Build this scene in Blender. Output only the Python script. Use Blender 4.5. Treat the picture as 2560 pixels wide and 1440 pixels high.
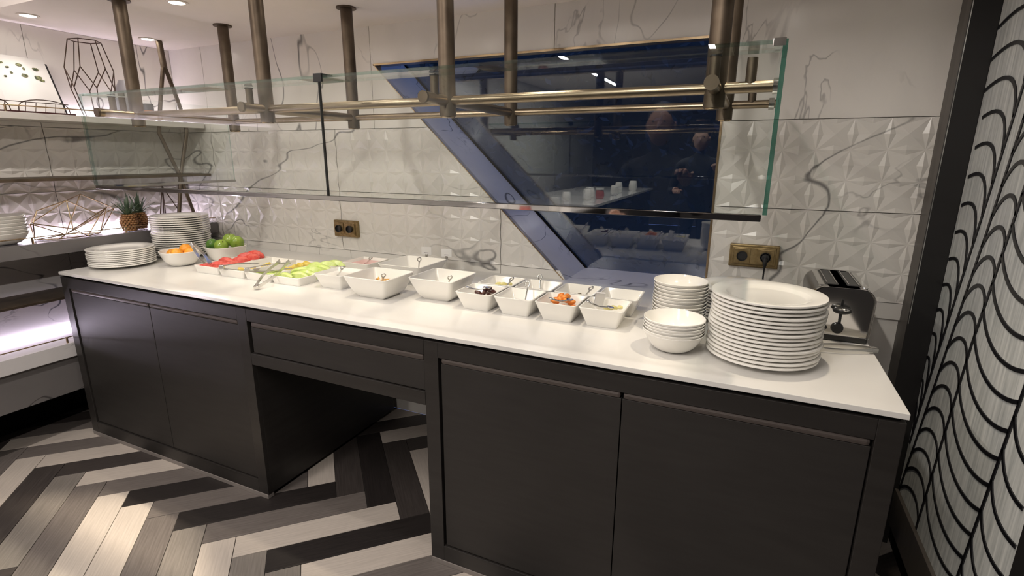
import bpy, bmesh, math, random
from math import sin, cos, pi, sqrt, radians
from mathutils import Vector, Matrix
random.seed(7)
for o in list(bpy.data.objects): bpy.data.objects.remove(o)
SC = bpy.context.scene
COL = SC.collection
# ------------------------------------------------------------------ camera
YAW, PITCH, ROLL = 0.42804, -0.24893, 0.00424
cam = bpy.data.cameras.new('camera'); co = bpy.data.objects.new('camera', cam); COL.objects.link(co)
fwd = Vector((-sin(YAW)*cos(PITCH), cos(YAW)*cos(PITCH), sin(PITCH)))
rgt = Vector((cos(YAW), sin(YAW), 0)); upv = rgt.cross(fwd)
r2 = cos(ROLL)*rgt + sin(ROLL)*upv; u2 = -sin(ROLL)*rgt + cos(ROLL)*upv
M = Matrix(((r2.x, u2.x, -fwd.x, 3.1278), (r2.y, u2.y, -fwd.y, -2.2894), (r2.z, u2.z, -fwd.z, 1.4736), (0, 0, 0, 1)))
co.matrix_world = M
cam.sensor_width = 36; cam.lens = 1293.02/2560*36; cam.clip_start = .02; cam.clip_end = 100
SC.camera = co
# ------------------------------------------------------------------ world, lamps, exposure
W = bpy.data.worlds.new('dusk'); SC.world = W; W.use_nodes = True
W.node_tree.nodes['Background'].inputs[0].default_value = (.16, .25, .62, 1)
W.node_tree.nodes['Background'].inputs[1].default_value = 3.2
SC.view_settings.view_transform = 'Standard'; SC.view_settings.look = 'None'
SC.view_settings.exposure = 0.22; SC.view_settings.gamma = 1; SC.view_settings.use_curve_mapping = False
WARM = (1, .86, .66); NEUT = (1, .92, .85); PINK = (1, .86, .94)
SPOT_W = 19; FRONT_W = 9; SHELF_W = 3; LINE_W = 29
def spot(name, loc, power, col, size=80, blend=.6, rad=.022, parent=None, aim=None):
    l = bpy.data.lights.new(name, 'SPOT'); l.energy = power; l.color = col; l.spot_size = radians(size)
    l.spot_blend = blend; l.shadow_soft_size = rad
    o = bpy.data.objects.new(name, l); COL.objects.link(o); o.location = loc
    if aim: o.rotation_euler = (Vector(aim)-Vector(loc)).to_track_quat('-Z', 'Y').to_euler()
    if parent: o.parent = parent
    return o
def area(name, loc, sx, sy, power, col, rot=(0, 0, 0), parent=None):
    l = bpy.data.lights.new(name, 'AREA'); l.shape = 'RECTANGLE'; l.size = sx; l.size_y = sy; l.energy = power; l.color = col
    o = bpy.data.objects.new(name, l); COL.objects.link(o); o.location = loc; o.rotation_euler = rot
    if parent: o.parent = parent
    return o
# ------------------------------------------------------------------ materials
def newmat(n):
    m = bpy.data.materials.new(n); m.use_nodes = True
    return m, m.node_tree.nodes, m.node_tree.links, m.node_tree.nodes['Principled BSDF']
def pm(n, col, rough=.5, metal=0, spec=.5, **kw):
    m, N, L, b = newmat(n)
    b.inputs['Base Color'].default_value = (*col, 1); b.inputs['Roughness'].default_value = rough
    b.inputs['Metallic'].default_value = metal; b.inputs['Specular IOR Level'].default_value = spec
    for k, v in kw.items(): b.inputs[k.replace('_', ' ')].default_value = v
    return m
def noisy(n, c1, c2, scale=(5, 5, 5), rough=.5, metal=0, detail=4, lo=.35, hi=.65, bump=0, coords='pos', spec=.5, rvar=0, rot=(0, 0, 0)):
    m, N, L, b = newmat(n)
    if coords == 'pos':
        g = N.new('ShaderNodeNewGeometry'); src = g.outputs['Position']
    else:
        g = N.new('ShaderNodeTexCoord'); src = g.outputs['Object']
    mp = N.new('ShaderNodeMapping'); mp.inputs['Scale'].default_value = scale; mp.inputs['Rotation'].default_value = rot
    L.new(src, mp.inputs[0])
    t = N.new('ShaderNodeTexNoise'); t.inputs['Scale'].default_value = 1; t.inputs['Detail'].default_value = detail
    L.new(mp.outputs[0], t.inputs['Vector'])
    r = N.new('ShaderNodeValToRGB'); r.color_ramp.elements[0].position = lo; r.color_ramp.elements[1].position = hi
    r.color_ramp.elements[0].color = (*c1, 1); r.color_ramp.elements[1].color = (*c2, 1)
    L.new(t.outputs['Fac'], r.inputs[0]); L.new(r.outputs[0], b.inputs['Base Color'])
    b.inputs['Roughness'].default_value = rough; b.inputs['Metallic'].default_value = metal; b.inputs['Specular IOR Level'].default_value = spec
    if rvar:
        mr = N.new('ShaderNodeMapRange'); mr.inputs[3].default_value = rough-rvar; mr.inputs[4].default_value = rough+rvar
        L.new(t.outputs['Fac'], mr.inputs[0]); L.new(mr.outputs[0], b.inputs['Roughness'])
    if bump:
        bp = N.new('ShaderNodeBump'); bp.inputs['Strength'].default_value = bump; bp.inputs['Distance'].default_value = .002
        L.new(t.outputs['Fac'], bp.inputs['Height']); L.new(bp.outputs[0], b.inputs['Normal'])
    return m
def marble(n, base, vein, dark, s1=1.3, rough=.22, amount=1.0, ofs=(0, 0, 0), sc=(.75, .75, 1.5), rot=(.1, .25, .2), vw=.0055):
    """pale stone with thin, branching grey veins that fade in and out"""
    m, N, L, b = newmat(n)
    g = N.new('ShaderNodeNewGeometry')
    mp = N.new('ShaderNodeMapping'); mp.inputs['Location'].default_value = ofs; mp.inputs['Rotation'].default_value = rot
    mp.inputs['Scale'].default_value = sc
    L.new(g.outputs['Position'], mp.inputs[0])
    def nz(scale, det, rgh=.55, dist=0):
        t = N.new('ShaderNodeTexNoise'); t.inputs['Scale'].default_value = scale; t.inputs['Detail'].default_value = det
        t.inputs['Roughness'].default_value = rgh; t.inputs['Distortion'].default_value = dist
        L.new(mp.outputs[0], t.inputs['Vector']); return t.outputs['Fac']
    def math(op, a, bb, clamp=False):
        q = N.new('ShaderNodeMath'); q.operation = op; q.use_clamp = clamp
        for i, v in enumerate((a, bb)):
            if isinstance(v, (int, float)): q.inputs[i].default_value = v
            else: L.new(v, q.inputs[i])
        return q.outputs[0]
    def rng(v, a, bb, c=0, d=1):
        q = N.new('ShaderNodeMapRange'); q.interpolation_type = 'SMOOTHSTEP'; L.new(v, q.inputs[0])
        for i, x in enumerate((a, bb, c, d)): q.inputs[i+1].default_value = x
        return q.outputs[0]
    def vn(scale, det, w, dist=.6):
        f = nz(scale, det, .55, dist); a = math('ABSOLUTE', math('SUBTRACT', f, .5), 0)
        return rng(a, 0, w, 1, 0)
    mask = rng(nz(s1*.9, 2), .42, .58)
    v1 = math('MULTIPLY', vn(s1*.8, 3.2, vw, .45), mask)
    mask2 = rng(nz(s1*1.6, 2, .5, .3), .55, .70)
    v2 = math('MULTIPLY', vn(s1*2.4, 3.5, .018, .6), mask2)
    cloud = rng(nz(s1*2.2, 6, .6, .5), .50, .8, 0, .35)
    tot = math('ADD', math('MULTIPLY', v1, .85*amount), math('MULTIPLY', v2, .42*amount), True)
    mx = N.new('ShaderNodeMix'); mx.data_type = 'RGBA'; L.new(cloud, mx.inputs[0])
    mx.inputs[6].default_value = (*base, 1); mx.inputs[7].default_value = (*vein, 1)
    mx2 = N.new('ShaderNodeMix'); mx2.data_type = 'RGBA'; L.new(tot, mx2.inputs[0])
    L.new(mx.outputs[2], mx2.inputs[6]); mx2.inputs[7].default_value = (*dark, 1)
    L.new(mx2.outputs[2], b.inputs['Base Color']); b.inputs['Roughness'].default_value = rough
    return m
def emis(n, col, s):
    m, N, L, b = newmat(n); b.inputs['Base Color'].default_value = (0, 0, 0, 1)
    b.inputs['Emission Color'].default_value = (*col, 1); b.inputs['Emission Strength'].default_value = s
    return m
def glassmat(n, tint, ior=1.5, gain=1.0):
    m, N, L, b = newmat(n); N.remove(b)
    t = N.new('ShaderNodeBsdfTransparent'); t.inputs[0].default_value = (*tint, 1)
    gl = N.new('ShaderNodeBsdfGlossy'); gl.inputs['Roughness'].default_value = 0; gl.inputs[0].default_value = (gain, gain, gain, 1)
    lw = N.new('ShaderNodeLayerWeight'); f0 = ((ior-1)/(ior+1))**2; lw.inputs[0].default_value = .5
    pw = N.new('ShaderNodeMath'); pw.operation = 'POWER'; pw.inputs[1].default_value = 5; L.new(lw.outputs['Facing'], pw.inputs[0])
    fr = N.new('ShaderNodeMapRange'); L.new(pw.outputs[0], fr.inputs[0]); fr.inputs[3].default_value = f0; fr.inputs[4].default_value = 1
    mx = N.new('ShaderNodeMixShader'); L.new(fr.outputs[0], mx.inputs[0]); L.new(t.outputs[0], mx.inputs[1]); L.new(gl.outputs[0], mx.inputs[2])
    L.new(mx.outputs[0], N['Material Output'].inputs[0]); return m
MA = dict(
 marble=marble('marble', (.73, .70, .655), (.56, .54, .515), (.13, .125, .125)),
 marble_upper_lit=marble('marble_upper_lit', (.80, .765, .715), (.62, .595, .56), (.12, .115, .115), s1=1.5, ofs=(3.4, 1.2, .9), amount=1.1, sc=(1.5, 1.5, .7), rot=(.2, .45, .2)),  # same marble, base lightened to paint in light the upper slabs lack
 marble_shelf=marble('marble_shelf', (.62, .60, .60), (.40, .39, .41), (.12, .12, .14), s1=2.2, ofs=(1.7, .2, 2.4), amount=1.3),
 worktop=marble('worktop_quartz', (.70, .685, .655), (.65, .635, .61), (.62, .60, .58), s1=2.2, rough=.16, amount=.3),
 wood=noisy('dark_stained_oak', (.017, .0148, .0135), (.022, .0195, .018), (3, 3, 45), .42, detail=5, bump=.06),
 wood_door=noisy('dark_stained_veneer', (.018, .0158, .0145), (.022, .0196, .018), (8, 8, 60), .50, detail=5, bump=.05, rot=(0, .42, 0)),
 wood_slot=pm('dark_bronze_channel', (.085, .070, .064), .42, .3),
 black=pm('black_void', (.004, .004, .004), .8, spec=.1),
 plinth=pm('grey_plinth_metal', (.24, .215, .20), .45, .2),
 bronze=noisy('burnished_bronze', (.105, .080, .058), (.165, .128, .094), (14, 14, 14), .50, .9, bump=.0, rvar=.05),
 rail_bronze=noisy('satin_bronze_tube', (.30, .235, .165), (.36, .285, .205), (14, 14, 14), .30, 1),
 brass=noisy('satin_brass', (.42, .31, .19), (.52, .39, .25), (30, 30, 30), .26, 1),
 brass_old=noisy('antique_brass', (.24, .175, .085), (.36, .27, .14), (60, 60, 60), .38, 1),
 wire=pm('copper_wire', (.085, .055, .042), .45, .8),
 chrome=pm('polished_steel', (.72, .71, .69), .10, 1),
 steel=pm('satin_steel', (.66, .65, .62), .24, 1),
 rail=pm('mirror_polished_rail', (.42, .41, .41), .04, 1),
 china=pm('white_porcelain', (.84, .82, .77), .12, 0, .5, Coat_Weight=.3),
 ceil=noisy('ceiling_paint', (.74, .685, .63), (.76, .70, .645), (8, 8, 8), .8),
 fabric=noisy('grey_woven_wallpaper', (.40, .42, .41), (.70, .71, .685), (90, 90, 6), .55, detail=6, lo=.3, hi=.7, bump=.1),
 line=pm('black_inlay', (.006, .006, .008), .35),
 dark=pm('near_black_lacquer_and_shade', (.010, .009, .009), .5),
 post_brown=noisy('brown_trim_veneer', (.07, .06, .052), (.09, .078, .068), (40, 40, 4), .45),
 glass=glassmat('clear_glass', (.955, .975, .965), 1.42),
 glass_edge=glassmat('green_glass_edge', (.34, .58, .52), 1.5),
 glass_edge_pale=glassmat('pale_glass_edge', (.62, .76, .72), 1.5),
 marble_shaded=marble('shaded_marble', (.15, .14, .138), (.12, .112, .11), (.045, .042, .042), s1=2.2, ofs=(1.7, .2, 2.4)),  # shelf marble darkened, shade on the front faces put into its colour
 pane=glassmat('window_glass', (.75, .82, .88), 1.95),
 led=emis('cool_led_strip', (.92, .80, 1), 27),
 lampdisc=emis('warm_lamp', (1, .93, .82), 30),
 lineled=emis('white_linear_lamp', (1, .97, .95), 9),
 grout=pm('dark_grout', (.035, .030, .028), .8),
 plastic=pm('black_plastic', (.012, .012, .012), .35),
 paper=pm('white_paper', (.78, .76, .74), .7),
 ink=pm('dark_ink', (.03, .03, .03), .7),
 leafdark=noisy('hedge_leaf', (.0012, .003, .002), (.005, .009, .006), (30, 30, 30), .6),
)
for k, a, b_ in (('p_light', (.40, .355, .315), (.47, .42, .375)), ('p_mid', (.15, .135, .12), (.20, .18, .163)), ('p_grey', (.105, .09, .083), (.145, .128, .118)), ('p_dark', (.034, .028, .026), (.052, .044, .041)), ('p_black', (.014, .0115, .011), (.022, .018, .017))):
    MA[k] = noisy('plank_'+k, a, b_, (7, 160, 7), .42, detail=5, bump=.12, coords='obj')
# ------------------------------------------------------------------ mesh helpers
class MB:
    def __init__(s): s.v = []; s.f = []; s.mi = []
    def add(s, vs, fs, mi=0):
        o = len(s.v); s.v += [tuple(v) for v in vs]; s.f += [tuple(i+o for i in f) for f in fs]; s.mi += [mi]*len(fs); return s
    def box(s, x0, y0, z0, x1, y1, z1, mi=0):
        return s.add([(x0, y0, z0), (x1, y0, z0), (x1, y1, z0), (x0, y1, z0), (x0, y0, z1), (x1, y0, z1), (x1, y1, z1), (x0, y1, z1)],
                     [(0, 3, 2, 1), (4, 5, 6, 7), (0, 1, 5, 4), (1, 2, 6, 5), (2, 3, 7, 6), (3, 0, 4, 7)], mi)
    def bbox(s, x0, y0, z0, x1, y1, z1, b=.003, mi=0):
        """box with chamfered edges"""
        bm = bmesh.new(); bmesh.ops.create_cube(bm, size=1)
        for v in bm.verts: v.co = Vector(((x0+x1)/2+v.co.x*(x1-x0), (y0+y1)/2+v.co.y*(y1-y0), (z0+z1)/2+v.co.z*(z1-z0)))
        bmesh.ops.bevel(bm, geom=list(bm.edges), offset=min(b, (x1-x0)*.45, (y1-y0)*.45, (z1-z0)*.45), segments=2, affect='EDGES', profile=.6)
        bm.verts.index_update(); s.add([v.co[:] for v in bm.verts], [[v.index for v in f.verts] for f in bm.faces], mi); bm.free(); return s
    def prism(s, poly, a, b, axis='y', mi=0):
        """poly: 2-D points in the plane across axis"""
        def P(p, t): return {'y': (p[0], t, p[1]), 'x': (t, p[0], p[1]), 'z': (p[0], p[1], t)}[axis]
        n = len(poly)
        vs = [P(p, a) for p in poly]+[P(p, b) for p in poly]
        return s.add(vs, [tuple(range(n)), tuple(range(2*n-1, n-1, -1))]+[(i, i+n, (i+1) % n+n, (i+1) % n) for i in range(n)], mi)
    def tube(s, pts, r, n=8, cap=True, mi=0, closed=False):
        pts = [Vector(p) for p in pts]; rs = r if isinstance(r, (list, tuple)) else [r]*len(pts)
        rings = []; prev = None
        for i, p in enumerate(pts):
            a = pts[i-1] if (i > 0 or closed) else p; b = pts[(i+1) % len(pts)] if (i < len(pts)-1 or closed) else p
            d = (b-a).normalized()
            if prev is None: nrm = d.orthogonal().normalized()
            else: nrm = (prev-d*prev.dot(d)); nrm = nrm.normalized() if nrm.length > 1e-6 else d.orthogonal().normalized()
            prev = nrm; bi = d.cross(nrm)
            rings.append([p+rs[i]*(cos(2*pi*k/n)*nrm+sin(2*pi*k/n)*bi) for k in range(n)])
        vs = [v for R in rings for v in R]; m = len(rings); fs = []
        for i in range(m if closed else m-1):
            j = (i+1) % m
            for k in range(n): fs.append((i*n+k, i*n+(k+1) % n, j*n+(k+1) % n, j*n+k))
        if cap and not closed: fs += [tuple(range(n-1, -1, -1)), tuple((m-1)*n+k for k in range(n))]
        return s.add(vs, fs, mi)
    def cyl(s, a, b, r, n=20, r2=None, mi=0): return s.tube([a, b], [r, r if r2 is None else r2], n, True, mi)
    def lathe(s, prof, n=40, c=(0, 0, 0), mi=0, wob=None):
        vs = []; fs = []
        for (r, z) in prof:
            for k in range(n):
                q = 1 if wob is None else wob(2*pi*k/n, z)
                vs.append((c[0]+max(r, 1e-5)*q*cos(2*pi*k/n), c[1]+max(r, 1e-5)*q*sin(2*pi*k/n), c[2]+z))
        for i in range(len(prof)-1):
            for k in range(n): fs.append((i*n+k, i*n+(k+1) % n, (i+1)*n+(k+1) % n, (i+1)*n+k))
        return s.add(vs, fs, mi)
    def loops(s, loops, cap0=True, cap1=True, mi=0):
        n = len(loops[0]); vs = [v for l in loops for v in l]; fs = []
        for i in range(len(loops)-1):
            for k in range(n): fs.append((i*n+k, i*n+(k+1) % n, (i+1)*n+(k+1) % n, (i+1)*n+k))
        if cap0: fs.append(tuple(range(n-1, -1, -1)))
        if cap1: fs.append(tuple((len(loops)-1)*n+k for k in range(n)))
        return s.add(vs, fs, mi)
    def blob(s, c, r, seg=10, rings=7, nz=0, sc=(1, 1, 1), seed=0, mi=0):
        rr = random.Random(seed); vs = []; fs = []
        vs.append((c[0], c[1], c[2]-r*sc[2]))
        for i in range(1, rings):
            t = pi*i/rings
            for k in range(seg):
                q = r*(1+nz*(rr.random()-.5)); a = 2*pi*k/seg
                vs.append((c[0]+q*sc[0]*sin(t)*cos(a), c[1]+q*sc[1]*sin(t)*sin(a), c[2]-q*sc[2]*cos(t)))
        vs.append((c[0], c[1], c[2]+r*sc[2])); e = len(vs)-1
        for k in range(seg): fs.append((0, 1+(k+1) % seg, 1+k)); fs.append((e, 1+(rings-2)*seg+k, 1+(rings-2)*seg+(k+1) % seg))
        for i in range(rings-2):
            for k in range(seg): a = 1+i*seg; fs.append((a+k, a+(k+1) % seg, a+seg+(k+1) % seg, a+seg+k))
        return s.add(vs, fs, mi)
    def mesh(s, name, mats, smooth=None, fix=True):
        me = bpy.data.meshes.new(name); me.from_pydata(s.v, [], s.f)
        for m in (mats if isinstance(mats, (list, tuple)) else [mats]): me.materials.append(MA[m] if isinstance(m, str) else m)
        me.polygons.foreach_set('material_index', s.mi)
        bm = bmesh.new(); bm.from_mesh(me)
        if fix: bmesh.ops.recalc_face_normals(bm, faces=bm.faces)
        if smooth is not None:
            for f in bm.faces: f.smooth = True
            ca = cos(radians(smooth))
            for e in bm.edges:
                if len(e.link_faces) == 2 and e.link_faces[0].normal.dot(e.link_faces[1].normal) < ca: e.smooth = False
        bm.to_mesh(me); bm.free(); me.update(); return me
    def obj(s, name, mats, parent=None, smooth=None, **kw): return mk(name, s.mesh(name, mats, smooth), parent, **kw)
def mk(name, me, parent=None, loc=None, rot=None, label=None, cat=None, group=None, kind=None):
    o = bpy.data.objects.new(name, me); COL.objects.link(o)
    if loc is not None: o.location = loc
    if rot is not None: o.rotation_euler = rot
    if parent is not None: o.parent = parent
    return tag(o, label, cat, group, kind)
def tag(o, label=None, cat=None, group=None, kind=None):
    for k, v in (('label', label), ('category', cat), ('group', group), ('kind', kind)):
        if v: o[k] = v
    return o
def empty(name, loc=(0, 0, 0), rot=(0, 0, 0), **kw): return mk(name, None, None, loc, rot, **kw)
def clip(me, co_, no):
    bm = bmesh.new(); bm.from_mesh(me)
    bmesh.ops.bisect_plane(bm, geom=list(bm.verts)+list(bm.edges)+list(bm.faces), plane_co=co_, plane_no=no, clear_outer=True)
    bm.to_mesh(me); n = len(bm.faces); bm.free(); return n
def dup(root, loc=None, rot=None, label=None, group=None):
    r = root.copy(); COL.objects.link(r)
    if loc is not None: r.location = loc
    if rot is not None: r.rotation_euler = rot
    if label: r['label'] = label
    if group: r['group'] = group
    for ch in root.children:
        c = ch.copy(); COL.objects.link(c); c.parent = r
        for g in ch.children:
            d = g.copy(); COL.objects.link(d); d.parent = c
    return r
ORD = ['', 'first', 'second', 'third', 'fourth', 'fifth', 'sixth', 'seventh', 'eighth', 'ninth', 'tenth', 'eleventh', 'twelfth', 'thirteenth', 'fourteenth', 'fifteenth', 'sixteenth', 'seventeenth', 'eighteenth', 'nineteenth', 'twentieth']
H = .904; XL = -.288; ZC = 2.107; YF = -.929; LX = 3.513
Z1, Z2, Z3 = 1.613, 1.280, .947
# ------------------------------------------------------------------ floor: herringbone planks
floor = MB().box(-.55, -9, -.03, 5.2, .02, -.004).obj('floor', 'grout', label='grey and cream herringbone plank floor', kind='structure')
PW, PL = .1223, .630
q45 = sqrt(.5)
def plank(ul, fam, mat):
    """fam 2 runs towards +x+y from its upper-left corner, fam 1 towards +x-y from its upper-left corner"""
    g = .0013; L = PL; w = PW
    me = None
    u = Vector((q45, q45)) if fam == 2 else Vector((q45, -q45))
    v = Vector((q45, -q45)) if fam == 2 else Vector((q45, q45))
    c = Vector(ul)+u*L/2+v*w/2
    if c.x < -.9 or c.x > 4.3 or c.y > .25 or c.y < -2.75: return
    key = 'plank_'+mat
    me = bpy.data.meshes.get(key)
    if me is None:
        me = MB().bbox(-L/2+g, -w/2+g, -.009, L/2-g, w/2-g, 0, .0012).mesh(key, mat)
    ang = pi/4 if fam == 2 else -pi/4
    ext = .27
    if c.x < -.55+ext or c.x > 5.2-ext or c.y > -ext:
        me = me.copy(); Rm = Matrix.Rotation(-ang, 4, 'Z')
        n = 1
        for pc, pn in (((-.54, 0), (-1, 0)), ((0, .012), (0, 1))):
            lc = Rm @ Vector((pc[0]-c.x, pc[1]-c.y, 0)); ln = Rm @ Vector((*pn, 0)); n = clip(me, lc, ln)
        if n == 0: return
    mk('plank', me, floor, (c.x, c.y, 0), (0, 0, ang))
dx = PW*sqrt(2); dy = PL*q45
F2 = {-4: 'p_dark', -3: 'p_grey', -2: 'p_light', -1: 'p_grey', 0: 'p_light', 1: 'p_dark', 2: 'p_light', 3: 'p_grey', 4: 'p_black', 5: 'p_grey', 6: 'p_black', 7: 'p_grey', 8: 'p_light', 9: 'p_black', 10: 'p_light', 11: 'p_grey', 12: 'p_light', 13: 'p_dark'}
F1 = {-2: 'p_dark', -1: 'p_grey', 0: 'p_light', 1: 'p_dark', 2: 'p_mid', 3: 'p_grey', 4: 'p_light', 5: 'p_light', 6: 'p_grey', 7: 'p_mid', 8: 'p_light', 9: 'p_mid', 10: 'p_mid', 11: 'p_light'}
F1U = {5: 'p_dark', 6: 'p_light', 7: 'p_dark', 8: 'p_black', 9: 'p_dark', 10: 'p_light', 11: 'p_dark'}
tones = ['p_light', 'p_mid', 'p_grey', 'p_dark', 'p_black', 'p_light']
rf = random.Random(3)
for n in range(-16, 34):
    x0 = .019+dx*n; Y0 = -1.148
    plank((x0, Y0), 2, F2.get(n, rf.choice(tones)))                              # band through the counter front
    plank((x0-dx/2, Y0-dx/2), 1, F1.get(n, rf.choice(tones)))                    # band in front of it
    plank((x0-dx/2, Y0+2*dy-dx/2), 1, F1U.get(n, rf.choice(tones)))         # band under the counter
    plank((x0, Y0+2*dy), 2, rf.choice(tones))
    plank((x0, Y0-2*dy), 2, rf.choice(tones))
    plank((x0-dx/2, Y0-2*dy-dx/2), 1, rf.choice(tones))
# ------------------------------------------------------------------ ceiling
WX0, WX1, WT = 1.330, 2.988, 1.925
def wline(z): return 1.587-(z-1.649)/.9684      # slanted window side, x at height z
ceiling = empty('ceiling', label='low white painted ceiling over the buffet', kind='structure')
c1 = MB().box(-.5, -.930, ZC, 4.2, .05, ZC+.09).obj('soffit', 'ceil', ceiling)
MB().box(-.6, -9.1, 2.60, 5.3, -.930, 2.68).obj('upper_ceiling', 'ceil', ceiling)
MB().box(-.6, -.935, ZC+.09, 5.3, -.905, 2.68).obj('soffit_riser', 'ceil', ceiling)
# ------------------------------------------------------------------ back wall
wall = empty('wall_back', label='cream marble tiled wall with faceted star relief', kind='structure')
wb = MB()
wb.prism([(-.6, 0), (-.6, 2.7), (WX0-.85, 2.7), (wline(0)*0+2.345, .895), (2.345, 0)], .014, .05)
wb.prism([(WX0-.85, 2.7), (5.3, 2.7), (5.3, WT), (WX0, WT), (2.345, .895)][:4], .014, .05)
wb.box(WX1, .014, 0, 5.3, .05, WT)
wb.box(2.345, .014, 0, WX1, .05, .895)
wb.obj('backing', 'marble', wall)
CELL = 1/9
def relief(x0, x1, z0, z1, cw, ch, h=.0065):
    """tile with eight-pointed star facets; nodes on the joints. Built in (x, depth, z)"""
    m = MB(); nx = round((x1-x0)/cw); nz = round((z1-z0)/ch); w = .16
    for i in range(nx):
        for j in range(nz):
            a = x0+i*cw; b = z0+j*ch; cx = a+cw/2; cz = b+ch/2
            N = [(a, b), (a+cw, b), (a+cw, b+ch), (a, b+ch)]
            vs = [(p[0], 0, p[1]) for p in N]+[(cx, -h, cz)]
            fs = []
            for k in range(4):
                p, q = N[k], N[(k+1) % 4]; mx_, mz = (p[0]+q[0])/2, (p[1]+q[1])/2
                qx, qz = mx_+(cx-mx_)*2*w, mz+(cz-mz)*2*w
                e = len(vs); vs += [(mx_, -h, mz), (qx, -.001, qz)]
                fs += [(k, e, e+1), (e, (k+1) % 4, e+1), (k, e+1, 4), (e+1, (k+1) % 4, 4)]
            m.add(vs, fs)
    # sides
    W_, H_ = nx*cw, nz*ch
    m.add([(x0, 0, z0), (x0+W_, 0, z0), (x0+W_, 0, z0+H_), (x0, 0, z0+H_), (x0, .013, z0), (x0+W_, .013, z0), (x0+W_, .013, z0+H_), (x0, .013, z0+H_)],
          [(0, 1, 5, 4), (1, 2, 6, 5), (2, 3, 7, 6), (3, 0, 4, 7)])
    return m
def flatslab(poly, mat='marble_upper_lit', parent=None, y0=0, y1=.013, name='tile'):
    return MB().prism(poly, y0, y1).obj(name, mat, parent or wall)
g = .0014
SLN = Vector((.9684, 0, 1)).normalized()        # outward normal across the slanted side (towards the window)
def back_relief(x0, x1, z0, z1, slope=False):
    n = max(1, round((x1-x0)/CELL)); cw = (x1-x0-2*g)/n; ch = (z1-z0-2*g)/3
    me = relief(x0+g, x1-g, z0+g, z1-g, cw, ch).mesh('tile', 'marble', None, fix=False)
    if slope:
        if clip(me, (wline(1.3)-.004, 0, 1.3), SLN) == 0: return
    mk('tile', me, wall)
for z0, z1 in ((Z3, Z2), (Z2, Z1)):
    # left cut piece next to the corner
    n = 3; x0, x1 = .006-1/3, .006
    me = relief(x0+g, x1-g, z0+g, z1-g, (x1-x0-2*g)/3, (z1-z0-2*g)/3).mesh('tile', 'marble', None, fix=False)
    clip(me, (XL, 0, 0), (-1, 0, 0)); mk('tile', me, wall)
    back_relief(.006, 1.012, z0, z1); back_relief(1.012, 2.022, z0, z1, True)
    if z0 == Z3: back_relief(2.022, 2.022+4*CELL, z0, z1, True)
    n = 6; cw = CELL
    me = relief(WX1+.006, WX1+.006+7*cw, z0+g, z1-g, cw, (z1-z0-2*g)/3).mesh('tile', 'marble', None, fix=False)
    clip(me, (3.682, 0, 0), (1, 0, 0)); mk('tile', me, wall)
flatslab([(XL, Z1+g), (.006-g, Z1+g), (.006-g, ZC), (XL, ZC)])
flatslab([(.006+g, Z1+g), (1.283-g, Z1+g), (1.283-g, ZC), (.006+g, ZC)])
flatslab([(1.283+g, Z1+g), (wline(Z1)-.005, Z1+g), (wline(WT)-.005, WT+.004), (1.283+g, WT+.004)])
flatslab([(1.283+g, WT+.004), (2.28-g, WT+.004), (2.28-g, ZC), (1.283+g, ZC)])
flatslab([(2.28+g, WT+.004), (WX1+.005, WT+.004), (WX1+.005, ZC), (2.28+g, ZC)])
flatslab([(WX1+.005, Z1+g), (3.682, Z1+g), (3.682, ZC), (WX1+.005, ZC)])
xs = [XL, .21, .58, .82, 1.06, 1.56, 2.02, wline(.925)]
for a, b_ in zip(xs, xs[1:]): flatslab([(a+g, H-.02), (b_-g+(.04 if b_ > 2.2 else 0), H-.02), (b_-g, Z3-g), (a+g, Z3-g)], 'marble')
flatslab([(WX1+.006, H-.02), (3.682, H-.02), (3.682, Z3-g), (WX1+.006, Z3-g)], 'marble')
# ------------------------------------------------------------------ window
win = empty('window_1', label='large slanted window, dark outside, with marble reveal', kind='structure')
YP = .34
def sl(z, o=0): return (wline(z)+o, z)
rv = MB().prism([sl(.80), sl(2.35), sl(2.35, -.03), sl(.80, -.03)], .002, YP)
rv.obj('reveal', 'marble_shelf', win)
MB().box(WX1, .002, .80, WX1+.03, YP, 2.35).obj('reveal', 'marble_shelf', win)
MB().box(2.2, .004, .88, WX1, YP, H-.004).obj('window_sill', 'marble_shelf', win)
MB().prism([sl(WT+.012, .004), (WX1, WT+.012), (WX1, 2.35), sl(2.35, .004)], .0505, .056).obj('reflection_blocker', 'black', win)  # added black sheet, keeps the sky-lit backing out of the pane's reflection
MB().box(.7, .05, 2.35, 3.1, YP, 2.38).obj('reveal_top', 'dark', win)
MB().box(.6, YP, .80, 3.3, YP+.012, 2.40).obj('pane', 'pane', win)
fr = MB(); nrm = .0035
fr.prism([sl(H+.002, .0), sl(WT, .0), sl(WT, -.006), sl(H+.002, -.006)], -.003, .03)
fr.obj('trim_strip', 'brass', win)
MB().box(WX1-.004, -.003, H, WX1+.005, .03, WT).obj('trim_strip', 'brass', win)
MB().box(wline(WT)-.004, -.003, WT-.005, WX1+.005, .05, WT+.004).obj('trim_strip', 'brass', win)
MB().prism([sl(.90, .012), sl(2.3, .012), sl(2.3, 0), sl(.90, 0)], YP-.012, YP-.001).obj('pane_gasket', 'black', win)
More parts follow.
